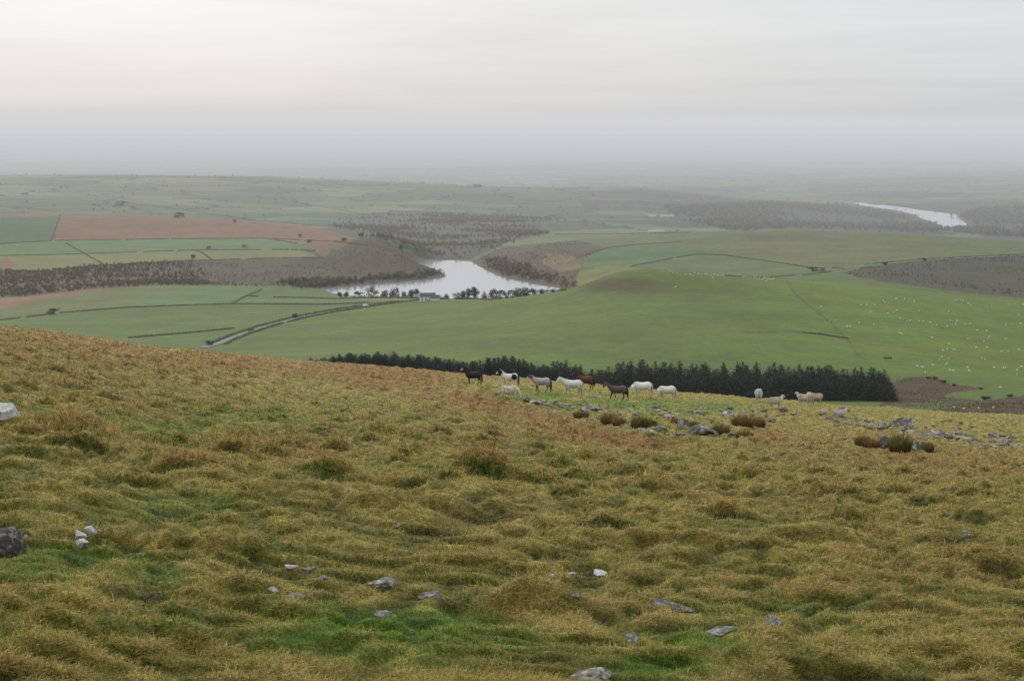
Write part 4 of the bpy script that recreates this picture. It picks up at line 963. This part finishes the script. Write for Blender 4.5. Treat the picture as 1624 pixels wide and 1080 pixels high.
for (u, v, wp, hp, k, lab) in [(965, 672, 22, 14, 0, "leftmost dark rush clump by the rubble"), (982, 674, 20, 12, 2, "reddish rush clump left of the wedge rock"), (1015, 676, 26, 17, 1, "dark rush clump right of the wedge rock"), (1030, 677, 22, 13, 0, "low rush clump behind the pale rubble slab"),
    (1100, 678, 22, 10, 0, "rush clump beside the tall brown boulder"), (1143, 688, 26, 15, 1, "rush clump on the right side of the loaf boulder"), (1178, 676, 34, 17, 2, "rusty rush clump alone right of the boulders"), (1200, 676, 26, 14, 2, "second rusty rush clump at its right flank"), (1370, 706, 26, 15, 2, "rust red rush clump left of the mossy boulder"),
    (1384, 709, 22, 12, 2, "small rust rush clump touching the mossy boulder"), (1428, 714, 34, 24, 1, "green brown rushes filling the gap between two boulders"), (1470, 714, 22, 14, 1, "rushes at the right end of the boulder pair"), (1180, 692, 26, 9, 1, "low pale rush clump below the rusty pair"), (922, 661, 22, 9, 0, "small dark rush clump on the lip of the slope"), (1072, 672, 14, 8, 0, "small rushes left of the tall brown boulder")]:
    q = near_at(u, v); s = wp * q[1] / F; hh = hp * q[1] / F
    o = link("rush_clump", RU[k], loc=(q[0], q[1] + .1, q[2] - .05), rot=(0, 0, random.random() * 6), scale=(s, s, hh * 1.4))
    tag(o, lab, "rush clump", "rush clumps among the boulders")

# ------------------------------------------------------------------ ANIMALS
def remeshed(name, parts, voxel, smooth_it=4):
    v, q, t = join(parts)
    me = mesh_np(name, v, quads=q, tris=t)
    ob = link(name, me)
    md = ob.modifiers.new("r", 'REMESH'); md.mode = 'VOXEL'; md.voxel_size = voxel
    sm = ob.modifiers.new("s", 'SMOOTH'); sm.iterations = smooth_it; sm.factor = .5
    dg = bpy.context.evaluated_depsgraph_get()
    out = bpy.data.meshes.new_from_object(ob.evaluated_get(dg)); out.name = name
    bpy.data.objects.remove(ob); bpy.data.meshes.remove(me)
    out.polygons.foreach_set('use_smooth', np.ones(len(out.polygons), bool))
    return out
def paint(me, fn):
    n = len(me.vertices); V = np.empty(n * 3, np.float32); me.vertices.foreach_get('co', V); V = V.reshape(-1, 3)
    c = np.ones((n, 4), np.float32); c[:, :3] = fn(V)
    (me.color_attributes.new('base', 'FLOAT_COLOR', 'POINT')).data.foreach_set('color', c.ravel())
MAT_COAT = attr_mat("animal coat", rough=.7, var=((9.0, .85, 1.1),), spec=.2)
MAT_HAIR = attr_mat("horse hair", rough=.6, spec=.3)
MAT_WOOL = attr_mat("fleece", rough=1.0, var=((7.0, .78, 1.1), (30.0, .8, 1.1)), bump=.6, bscale=18)
def rot2(p, c, a):
    p = np.asarray(p, float); s, k = math.sin(a), math.cos(a); d = p - np.array(c)
    return np.stack([c[0] + d[..., 0] * k - d[..., 1] * s, c[1] + d[..., 0] * s + d[..., 1] * k], -1)
def leg_path(top, jts, swing):
    """jts: (x, z) joints down from the top, swung about the top in the walking plane"""
    P = rot2(np.array(jts), jts[0], swing)
    return P
def pony(name, label, head=0.0, neck=0.0, swings=(.25, -.2, -.28, .22), coat=None, mane=(.02, .016, .013), tail=(.02, .016, .013), turn=0.0, fat=1.0, mane_len=.2):
    root = bpy.data.objects.new("pony", None); COL.objects.link(root)
    sp = [(-.66, .98, .08, .10), (-.60, .95, .19, .22), (-.42, .94, .245, .285), (-.15, .89, .265, .29), (.12, .885, .265, .295), (.32, .91, .24, .30), (.45, .97, .20, .28)]
    nk = [(.56, 1.07, .14, .225), (.66, 1.19, .105, .175), (.76, 1.31, .085, .14), (.84, 1.395, .08, .115)]
    hd = [(.90, 1.41, .085, .12), (.98, 1.35, .082, .115), (1.07, 1.255, .068, .085), (1.15, 1.165, .055, .064), (1.19, 1.12, .045, .05), (1.205, 1.10, .02, .025)]
    body = [(a, b) for a, b, _, _ in sp]
    nk_p = rot2([(a, b) for a, b, _, _ in nk], (.42, .97), neck); hp0 = rot2([(a, b) for a, b, _, _ in hd], (.42, .97), neck)
    hp_ = rot2(hp0, nk_p[-1], head)
    P2 = np.concatenate([np.array(body), nk_p, hp_]); R = [(a * fat, b) for _, _, a, b in sp] + [(a, b) for _, _, a, b in nk] + [(a, b) for _, _, a, b in hd]
    P3 = np.stack([P2[:, 0], np.zeros(len(P2)), P2[:, 1]], 1)
    # turn the neck and head sideways
    nb_ = len(body)
    for i in range(nb_, len(P3)):
        w = min(1, (i - nb_ + 1) / 5); dx = P3[i, 0] - .42; P3[i, 0] = .42 + dx * math.cos(turn * w); P3[i, 1] = dx * math.sin(turn * w)
    parts = [tube(P3, R, 12)]
    hoofs = []
    for i, (sy, fr) in enumerate(((-1, 1), (1, 1), (-1, 0), (1, 0))):
        if fr: J = [(.38, .88), (.385, .66), (.375, .42), (.37, .36), (.365, .13), (.38, .05), (.39, .0)]; r = [.11, .088, .052, .045, .036, .045, .055]; y = [.11, .13, .13, .13, .13, .13, .13]
        else: J = [(-.46, .90), (-.45, .68), (-.55, .46), (-.575, .40), (-.54, .13), (-.525, .05), (-.515, .0)]; r = [.17, .125, .062, .052, .038, .045, .055]; y = [.11, .14, .14, .14, .14, .14, .14]
        p = leg_path(None, J, swings[i])
        # keep the hoof flat on the ground; lower leg folds back a little on the swinging leg
        mz = p[:, 1].min(); p[:, 1] -= mz * np.linspace(0, 1, len(p))
        P = np.stack([p[:, 0], sy * np.array(y), p[:, 1]], 1)
        parts.append(tube(P, r, 8))
        hoofs.append(P[-1])
    ep = P3[nb_ + 4]; hdir = P3[nb_ + 5] - P3[nb_ + 3]; hdir /= np.linalg.norm(hdir); side = np.cross(hdir, (0, 0, 1)); side /= np.linalg.norm(side)
    for s in (-1, 1):
        b = ep + side * s * .05 + np.array([0, 0, .07]); parts.append(tube([b, b + np.array([0, 0, .07]) + side * s * .01, b + np.array([0.01, 0, .14]) + side * s * .02], [.04, .035, .006], 6))
    me = remeshed("pony_body", parts, .026)
    nose = P3[-2]; poll = ep
    info = {'nose': nose, 'poll': poll, 'neck': P3[nb_ - 1]}
    paint(me, lambda V: coat(V, info)); me.materials.append(MAT_COAT)
    link("body", me, root)
    def hair(nm, roots, dirs, ln, w, c, drop):
        N = len(roots); rr = rng
        l = ln * (.7 + .5 * rr.random(N)); b = np.asarray(roots); d = np.asarray(dirs)
        mid = b + d * (l * .45)[:, None] + np.array([0, 0, -1]) * (l * .25 * drop)[:, None]; tip = b + d * (l * .6)[:, None] + np.array([0, 0, -1]) * (l * .85 * drop)[:, None]
        S = np.stack([np.full(N, w), rr.normal(size=N) * w * .6, np.zeros(N)], 1)
        V = np.stack([b - S, b + S, mid - S, mid + S, tip], 1).reshape(-1, 3); k = np.arange(N)[:, None] * 5
        cc = np.repeat(np.clip(np.array(c) * (.7 + .6 * rr.random(N))[:, None], 0, .8), 5, 0)
        link(nm, mesh_np(nm, V, quads=np.concatenate([k, k + 1, k + 3, k + 2], 1), tris=np.concatenate([k + 2, k + 3, k + 4], 1), col=cc, mat=MAT_HAIR), root)
    crest = []; cd = []
    for i in range(220):
        f = rng.random(); j = nb_ - 1 + f * 5; a = int(j); fr = j - a; p = P3[a] * (1 - fr) + P3[min(a + 1, len(P3) - 1)] * fr; rz = R[a][1]
        tg = P3[min(a + 1, len(P3) - 1)] - P3[a]; tg /= np.linalg.norm(tg) + 1e-9; up = np.array([-tg[2], 0, tg[0]]); up *= np.sign(up[2])
        crest.append(p + up * rz * .95); s = -1 if rng.random() < .5 else 1; cd.append(np.array([-.1, s * .5, .25]))
    hair("mane", crest, cd, mane_len, .02, mane, .9)
    tb = np.array([-.67, 0, 1.02]) + rng.normal(size=(160, 3)) * np.array([.015, .03, .03])
    hair("tail", tb, np.tile((-.16, 0, .0), (160, 1)) + rng.normal(size=(160, 3)) * .05, .72, .018, tail, 1.15)
    return tag(root, label, "pony", "ponies standing and walking on the ridge")
def solid(c, legs=None, face=None, muzzle=None, grad=0.0, headc=None):
    c = np.array(c)
    def f(V, info):
        o = np.tile(c, (len(V), 1)) * (1 + grad * (V[:, 2:3] - .9))
        if legs is not None: o = mixc(o, np.tile(np.array(legs), (len(V), 1)), sstep(.68, .45, V[:, 2]) * (np.abs(V[:, 1]) > .0))
        dn = np.linalg.norm(V - info['nose'], axis=1); dp = np.linalg.norm(V - info['poll'], axis=1)
        if headc is not None: o = mixc(o, np.tile(np.array(headc), (len(V), 1)), sstep(.34, .2, dp))
        if face is not None: o = mixc(o, np.tile(np.array(face), (len(V), 1)), sstep(.30, .2, dn))
        if muzzle is not None: o = mixc(o, np.tile(np.array(muzzle), (len(V), 1)), sstep(.16, .08, dn))
        return np.clip(o, .004, .85)
    return f
def piebald(V, info):
    o = np.tile((.62, .60, .58), (len(V), 1)); K = np.array((.012, .011, .012))
    n_ = .10 * fbm(V[:, 0] * 4, V[:, 2] * 4 + V[:, 1] * 2, 2, 7)
    o = mixc(o, np.tile(K, (len(V), 1)), sstep(.02, -.02, np.hypot((V[:, 0] + .33) / 1.05, (V[:, 2] - .90) / .95) - .24 + n_))
    dp = np.linalg.norm(V - info['poll'] - np.array([.0, 0, -.05]), axis=1); dn = np.linalg.norm(V - info['nose'], axis=1)
    o = mixc(o, np.tile(K, (len(V), 1)), sstep(.02, -.02, dp - .24 + n_) * sstep(.1, .16, dn))
    o = mixc(o, np.tile(np.array((.16, .12, .09)), (len(V), 1)), sstep(.30, .1, V[:, 2]) * (V[:, 0] < -.2) * .8)
    return o
WHITE = (.60, .585, .55)
PONIES = [
 (747, 610, 37, dict(label="dark brown almost black pony with white nose at the head of the line", head=-.1, neck=.3, coat=solid((.022, .017, .019), legs=(.012, .010, .010), face=(.40, .36, .34), grad=.2), swings=(-.05, .05, -.12, .22), yaw=.1)),
 (805, 614.5, 37, dict(label="black and white piebald pony with black head and dark tail", head=.1, neck=.06, coat=piebald, mane=(.45, .43, .42), tail=(.02, .018, .02), swings=(.45, -.1, -.25, .2), yaw=.15)),
 (855, 621.5, 40, dict(label="roan grey pony with dark cheek and pale muzzle", head=.18, neck=-.18, coat=solid((.33, .29, .29), legs=(.07, .055, .05), face=(.5, .47, .44), headc=(.07, .06, .065), grad=.5), mane=(.25, .23, .23), tail=(.05, .04, .04), swings=(.1, -.1, -.2, .3), yaw=.05)),
 (925, 617, 36, dict(label="chestnut bay pony half hidden behind the large white pony", head=.15, neck=.05, coat=solid((.10, .038, .026), legs=(.03, .015, .012), headc=(.05, .018, .012), grad=.4), mane=(.012, .008, .007), tail=(.04, .015, .012), swings=(.1, -.15, -.1, .2), yaw=.05, back=0)),
 (904, 627, 43, dict(label="large white pony with cream tail in front of the bay", head=.1, neck=-.25, coat=solid((.56, .555, .53), legs=(.30, .25, .21), grad=.35), mane=(.6, .58, .54), tail=(.55, .49, .36), swings=(.2, -.25, -.1, .15), yaw=-.05, fat=1.05)),
 (976, 634.5, 41, dict(label="dark grey pony walking with black legs and reddish muzzle", head=.05, neck=-.12, coat=solid((.078, .066, .064), legs=(.010, .008, .008), muzzle=(.14, .06, .045), grad=.5), mane=(.025, .022, .024), tail=(.012, .011, .011), swings=(.35, -.3, -.3, .28), yaw=.0)),
 (1014, 631, 36, dict(label="stout white pony with its head lowered behind the dark grey one", head=-.15, neck=-.95, turn=.75, coat=solid(WHITE, legs=(.5, .44, .36), grad=.3), mane=(.6, .57, .5), tail=(.55, .5, .42), swings=(.05, -.05, -.05, .05), yaw=.2, fat=1.15, mane_len=.3)),
 (1053, 635.5, 34, dict(label="cream white shaggy pony last in the line with lowered head", head=-.15, neck=-.85, turn=.85, coat=solid((.58, .55, .47), legs=(.5, .45, .36), grad=.3), mane=(.58, .55, .47), tail=(.55, .5, .4), swings=(.05, -.1, .0, .08), yaw=.3, fat=1.2, mane_len=.3)),
]
for (u, v, wp, kw) in PONIES:
    yaw = kw.pop('yaw'); back = kw.pop('back', 0)
    q = near_at(u, v)
    if back: q = np.array([q[0] * (q[1] + back) / q[1], q[1] + back, 0])
    q[2] = float(near_full(q[0], q[1]))
    o = pony("pony", **kw)
    s = wp * q[1] / F / (1.98 if not kw.get('turn') else 1.62)
    o.location = (q[0] + .22 * s, q[1], q[2] - .07); o.rotation_euler = (0, 0, math.pi + yaw); o.scale = (s, s, s)
    print("pony y=%.0f scale=%.2f" % (q[1], s))

def sheep(label, pose='stand', headup=.0, turn=0.0, col=(.56, .52, .43), face=(.55, .52, .46), group="sheep resting and standing near the ponies"):
    root = bpy.data.objects.new("sheep", None); COL.objects.link(root)
    lie = pose == 'lie'; z0 = -.30 if lie else 0
    sp = [(-.50, .60, .06, .09), (-.46, .60, .19, .20), (-.30, .60, .25, .24), (-.02, .58, .265, .25), (.22, .60, .24, .24), (.36, .64, .18, .20)]
    if pose == 'graze': nk = [(.46, .58, .13, .14), (.54, .44, .09, .10), (.58, .32, .075, .085), (.62, .20, .06, .07), (.65, .12, .045, .045)]
    else: nk = [(.44, .73, .13, .15), (.50, .84, .095, .11), (.55, .92, .085, .09), (.64, .90, .07, .075), (.73, .83, .05, .05)]
    nb_ = len(sp); P3 = np.array([(a, 0, b + z0) for a, b, _, _ in sp + nk]); R = [(a, b) for _, _, a, b in sp + nk]
    for i in range(nb_, len(P3)):
        dx = P3[i, 0] - .36; P3[i, 0] = .36 + dx * math.cos(turn); P3[i, 1] = dx * math.sin(turn)
    parts = [tube(P3, R, 12)]
    e = P3[nb_ + 2]
    for s in (-1, 1):
        sd = np.array([-math.sin(turn), math.cos(turn), 0]) * s
        parts.append(tube([e + sd * .06 + np.array([0, 0, .04]), e + sd * .12 + np.array([0, 0, .05]), e + sd * .17 + np.array([0, 0, .03])], [.03, .03, .008], 6))
    for i, (x, sy) in enumerate(((.28, -1), (.30, 1), (-.34, -1), (-.32, 1))):
        if lie: parts.append(tube([(x, sy * .2, .14), (x + .12, sy * .26, .06), (x + .22, sy * .25, .03)], [.07, .05, .03], 6))
        else:
            k = .04 if x > 0 else -.04
            parts.append(tube([(x, sy * .12, .48), (x - k * .3, sy * .13, .30), (x - k, sy * .13, .16), (x, sy * .13, .0)], [.10, .06, .034, .036], 7))
    me = remeshed("sheep_body", parts, .024)
    def f(V):
        o = np.tile(np.array(col), (len(V), 1)) * (1 + .12 * fbm(V[:, 0] * 7, V[:, 2] * 7 + V[:, 1] * 5, 2, 5))[:, None] * (.80 + .2 * sstep(.3, .6, V[:, 2] - z0))[:, None]
        o = mixc(o, np.tile(np.array(face), (len(V), 1)), sstep(.24, .16, np.linalg.norm(V - P3[-2], axis=1)))
        return mixc(o, np.tile(np.array((.02, .018, .016)), (len(V), 1)), sstep(.045, .02, np.linalg.norm(V - P3[-1], axis=1)))
    paint(me, f); me.materials.append(MAT_WOOL)
    link("body", me, root)
    # a loose woolly coat over back and flanks, and the short tail
    n = 1500; th = rng.random(n) * 2 * np.pi; j = rng.random(n) * 4.6 + .4; a = j.astype(int); fr = (j - a)[:, None]
    c0 = P3[a] * (1 - fr) + P3[a + 1] * fr; RR = np.array(R); r0 = RR[a] * (1 - fr) + RR[a + 1] * fr
    W = c0 + np.stack([rng.normal(size=n) * .02, np.cos(th) * r0[:, 0] * 1.03, np.sin(th) * r0[:, 1] * 1.03], 1)
    W = W[np.sin(th) > -.7]
    V, Tt, C_ = leafcloud(W, .045, np.tile(np.array(col), (len(W), 1)) * (1.0 + .35 * rng.random(len(W)))[:, None])
    link("fleece", mesh_np("fleece", V, tris=Tt, col=C_, mat=MAT_WOOL), root)
    v, q, t = tube([(-.49, 0, .66 + z0), (-.54, 0, .56 + z0), (-.54, 0, .44 + z0)], [.045, .05, .03], 7)
    link("tail", mesh_np("tail", v, quads=q, tris=t, col=np.tile(np.array(col), (len(v), 1)), mat=MAT_WOOL), root)
    return tag(root, label, "sheep", group)
SHEEP = [
 (808, 632, 29, math.pi * .04, dict(label="cream sheep grazing between stones below the piebald pony", pose='graze', col=(.68, .62, .47))),
 (1203, 636.5, 27, -math.pi * .5, dict(label="white sheep facing the camera alone against the dark plantation", col=(.62, .62, .62), face=(.6, .6, .6))),
 (1230, 648, 27, math.pi * .06, dict(label="cream sheep with raised head looking right above the rubble", pose='lie' if False else 'stand', turn=.2)),
 (1275, 643, 26, math.pi * .86, dict(label="pale cream sheep on the left of the close huddle of three", col=(.56, .50, .41))),
 (1285, 642, 26, math.pi * 1.35, dict(label="sheep squeezed in the middle of the close huddle of three", col=(.54, .47, .37))),
 (1294, 641, 25, math.pi * 1.08, dict(label="buff sheep on the right of the close huddle of three", col=(.54, .46, .36))),
 (1305, 658, 17, math.pi * .1, dict(label="small cream lamb lying in front of the huddle", pose='lie')),
 (1331, 662, 27, math.pi * .03, dict(label="cream sheep lying stretched out among the right hand rubble", pose='lie')),
]
for (u, v, wp, rz, kw) in SHEEP:
    q = near_at(u, v); q[2] = float(near_full(q[0], q[1]))
    o = sheep(**kw); s = wp * q[1] / F / (1.22 if kw.get('pose') != 'graze' else 1.02)
    o.location = (q[0], q[1], q[2] - (.14 if kw.get('pose') == 'graze' else .01)); o.rotation_euler = (0, 0, rz); o.scale = (s, s, s)
    print("sheep y=%.0f s=%.2f" % (q[1], s))

# distant flock: one small mesh each
def far_sheep_mesh():
    sp = [(-.5, .62, .08, .1), (-.42, .62, .22, .22), (0, .6, .26, .25), (.3, .64, .22, .22), (.45, .74, .12, .14), (.56, .85, .08, .09), (.72, .78, .05, .05)]
    parts = [tube([(a, 0, b) for a, b, _, _ in sp], [(a, b) for _, _, a, b in sp], 8)]
    for x in (-.32, .3):
        for sy in (-.13, .13): parts.append(tube([(x, sy, .5), (x, sy, 0)], [.07, .035], 5))
    v, q, t = join(parts)
    return mesh_np("far_sheep", v, quads=q, tris=t, col=np.tile((.72, .71, .66), (len(v), 1)), smooth=True, mat=MAT_WOOL)
FS = far_sheep_mesh()
Z1 = [(12, 333), (323, 320), (365, 322), (428, 318), (393, 374), (497, 283), (505, 300), (597, 272), (661, 271), (735, 285), (735, 295), (528, 385), (543, 414), (576, 377), (601, 364), (626, 423), (680, 447), (703, 442), (773, 446), (809, 445), (861, 456), (874, 486), (909, 476), (993, 486), (1016, 438), (1068, 444), (1057, 470), (1129, 472), (1170, 468), (1003, 370), (772, 367), (1052, 283), (1066, 280), (1098, 281), (1120, 284), (1158, 310), (1176, 323), (1338, 325), (1469, 312), (1583, 314), (1551, 399), (1497, 467), (1451, 478), (1466, 515), (1563, 465), (1226, 519), (1299, 520), (1310, 581), (1320, 565), (1280, 603), (1152, 587), (1450, 584), (1222, 655), (1305, 652), (1414, 681), (1468, 686), (1553, 669), (874, 575), (625, 542), (642, 550), (75, 442), (123, 438), (215, 490), (236, 490), (307, 461), (421, 474), (961, 676), (993, 661), (1044, 669), (950, 724), (932, 748), (1002, 737), (880, 786), (985, 783), (760, 796), (800, 807), (820, 847), (1014, 829), (1041, 833), (1152, 808), (1164, 834), (1262, 735), (1288, 743), (1356, 809), (1432, 811), (1447, 810), (1537, 830), (1571, 803), (1534, 859), (1404, 964), (1004, 626)]
Z2 = [(435, 44), (460, 58), (487, 56), (540, 67), (592, 74), (607, 56), (630, 62), (655, 61), (690, 62), (715, 66), (727, 90), (738, 67), (760, 70), (790, 70), (803, 86), (935, 75), (950, 78), (965, 77), (985, 80), (1010, 80), (1025, 82), (1045, 84), (1062, 103), (1075, 84), (1090, 110), (1102, 97), (1115, 98), (1128, 96), (1143, 92), (475, 152), (450, 50), (575, 64), (676, 63)]
for (a, b) in Z1:
    q = far_at(1300 + a / 4.911, 420 + b / 4.911, 600, 1620)
    o = link("sheep", FS, loc=q, rot=(0, 0, random.random() * 6.28), scale=random.uniform(1.05, 1.5))
    tag(o, "tiny white sheep grazing on the wide green field right of the plantation", "sheep", "distant sheep scattered over the right green field")
for (a, b) in Z2:
    q = far_at(960 + a / 4.274, 421 + b / 4.274, 600, 1470)
    o = link("sheep", FS, loc=q, rot=(0, 0, random.random() * 6.28), scale=random.uniform(1.0, 1.35))
    tag(o, "tiny white sheep gathered along the crest of the green mound", "sheep", "distant sheep along the crest of the mound")
for (u, v) in ((1513, 648), (1528, 650), (1552, 649), (1575, 648)):
    q = far_at(u, v, 430, 900)
    o = link("sheep", FS, loc=q, rot=(0, 0, random.random() * 6.28), scale=1.0)
    tag(o, "small white sheep on the strip of grass in the rust moor", "sheep", "sheep on the grass strip in the rust moor")
print("animals", time.time() - T0)

# ------------------------------------------------------------------ HAZE (boxes of absorbing air, their glow standing in for scattered skylight)
def haze(label, y0, top, sig, colr, inset):
    m, nt, out = new_mat("misty air")
    va = nd(nt, 'ShaderNodeVolumeAbsorption', {'Color': (0, 0, 0, 1), 'Density': sig})
    ve = nd(nt, 'ShaderNodeEmission', {'Color': (*colr, 1), 'Strength': sig})  # self-glow in place of light scattered by the mist
    ad = nd(nt, 'ShaderNodeAddShader', {0: va.outputs[0], 1: ve.outputs[0]})
    nt.links.new(ad.outputs[0], out.inputs['Volume'])
    tag(link("haze", boxm("haze", -60000 + inset, 60000 - inset, y0, 66000 - inset, -520 + inset * .01, top, m)), label, kind='stuff')
haze("thin clear mist in the air over the near valley", -6000, 150, .000036, (.635, .640, .652), 0)
haze("thick pale mist lying low in the valley beyond the reservoir", 2300, -40, .000060, (.470, .487, .520), 200)
haze("thicker pale mist in the air beyond the reservoir", 2340, 45, .000024, (.47, .486, .52), 400)
haze("faint pale mist reaching highest above the far valley", 2380, 170, .000022, (.55, .56, .58), 600)
haze("pale grey mist closing off the far plain", 5600, 60, .000015, (.55, .56, .585), 800)
haze("brightest mist along the horizon", 9000, 110, .00006, (.90, .905, .925), 1200)

# ------------------------------------------------------------------ SKY AND SUN
SUN_AZ, SUN_EL = math.radians(-14), math.radians(24)
w = bpy.data.worlds.new("World"); scene.world = w; w.use_nodes = True
nt = w.node_tree; nt.nodes.clear()
wo = nt.nodes.new('ShaderNodeOutputWorld')
sky = nd(nt, 'ShaderNodeTexSky', sky_type='NISHITA', sun_disc=False, sun_elevation=SUN_EL, sun_rotation=SUN_AZ)
co = nd(nt, 'ShaderNodeTexCoord').outputs['Generated']
sx = nd(nt, 'ShaderNodeSeparateXYZ', {0: co})
# overcast layer: brighter overhead, and towards the hidden sun
zr = nd(nt, 'ShaderNodeMapRange', {0: sx.outputs[2], 1: 0.0, 2: 1.0, 3: 0.0, 4: 1.0}).outputs[0]
grad = ramp(nt, zr, [(0.0, (.61, .616, .632)), (.008, (.65, .654, .664)), (.02, (.70, .702, .708)), (.045, (.755, .756, .76)), (.085, (.80, .80, .805)), (.35, (1.05, 1.05, 1.06)), (1.0, (1.42, 1.43, 1.46))])
sd = (math.sin(SUN_AZ) * math.cos(SUN_EL * .65), math.cos(SUN_AZ) * math.cos(SUN_EL * .65), math.sin(SUN_EL * .65))
dt = nd(nt, 'ShaderNodeVectorMath', {0: nd(nt, 'ShaderNodeVectorMath', {0: co}, operation='NORMALIZE').outputs[0], 1: sd}, operation='DOT_PRODUCT').outputs['Value']
glow = ramp(nt, nd(nt, 'ShaderNodeMapRange', {0: dt, 1: .90, 2: 1.0}).outputs[0], [(0, (0, 0, 0)), (.6, (.03, .030, .029)), (1, (.20, .197, .190))])
mp = nd(nt, 'ShaderNodeMapping', {'Vector': co, 'Scale': (3.2, 3.2, 34)}).outputs[0]
cl = ramp(nt, nd(nt, 'ShaderNodeTexNoise', {'Vector': mp, 'Scale': 1.6, 'Detail': 7, 'Roughness': .55, 'Distortion': .6}).outputs['Fac'], [(.32, (.935, .938, .945)), (.52, (1, 1, 1)), (.68, (1.04, 1.038, 1.035))])
side = ramp(nt, nd(nt, 'ShaderNodeMapRange', {0: sx.outputs[0], 1: -.1, 2: .4}).outputs[0], [(0, (1, 1, 1)), (1, (.90, .925, .965))])
ov_ = mul(nt, mul(nt, mul(nt, grad, cl), side), glow, 1.0, 'ADD')
sc = nd(nt, 'ShaderNodeVectorMath', {0: ov_, 'Scale': 10.0}, operation='SCALE').outputs[0]
mx = nd(nt, 'ShaderNodeMix', {0: .96, 6: sky.outputs[0], 7: sc}, data_type='RGBA').outputs[2]
bg = nd(nt, 'ShaderNodeBackground', {'Color': mx, 'Strength': .1}); nt.links.new(bg.outputs[0], wo.inputs[0])
sun = bpy.data.lights.new("sun", 'SUN'); sun.energy = 1.3; sun.angle = math.radians(14); sun.color = (1, .95, .88)
so = bpy.data.objects.new("sun", sun); COL.objects.link(so)
from mathutils import Vector
dv = Vector((math.sin(SUN_AZ) * math.cos(SUN_EL), math.cos(SUN_AZ) * math.cos(SUN_EL), math.sin(SUN_EL)))
so.rotation_euler = dv.to_track_quat('Z', 'Y').to_euler(); so.location = (0, 0, 60)

scene.view_settings.view_transform = 'Standard'; scene.view_settings.look = 'None'; scene.view_settings.exposure = 0; scene.view_settings.gamma = 1
cy = scene.cycles
cy.max_bounces = 5; cy.diffuse_bounces = 3; cy.glossy_bounces = 2; cy.transmission_bounces = 2; cy.transparent_max_bounces = 8; cy.volume_bounces = 0
cy.use_denoising = True
cy.caustics_reflective = False; cy.caustics_refractive = False
print("done", time.time() - T0)
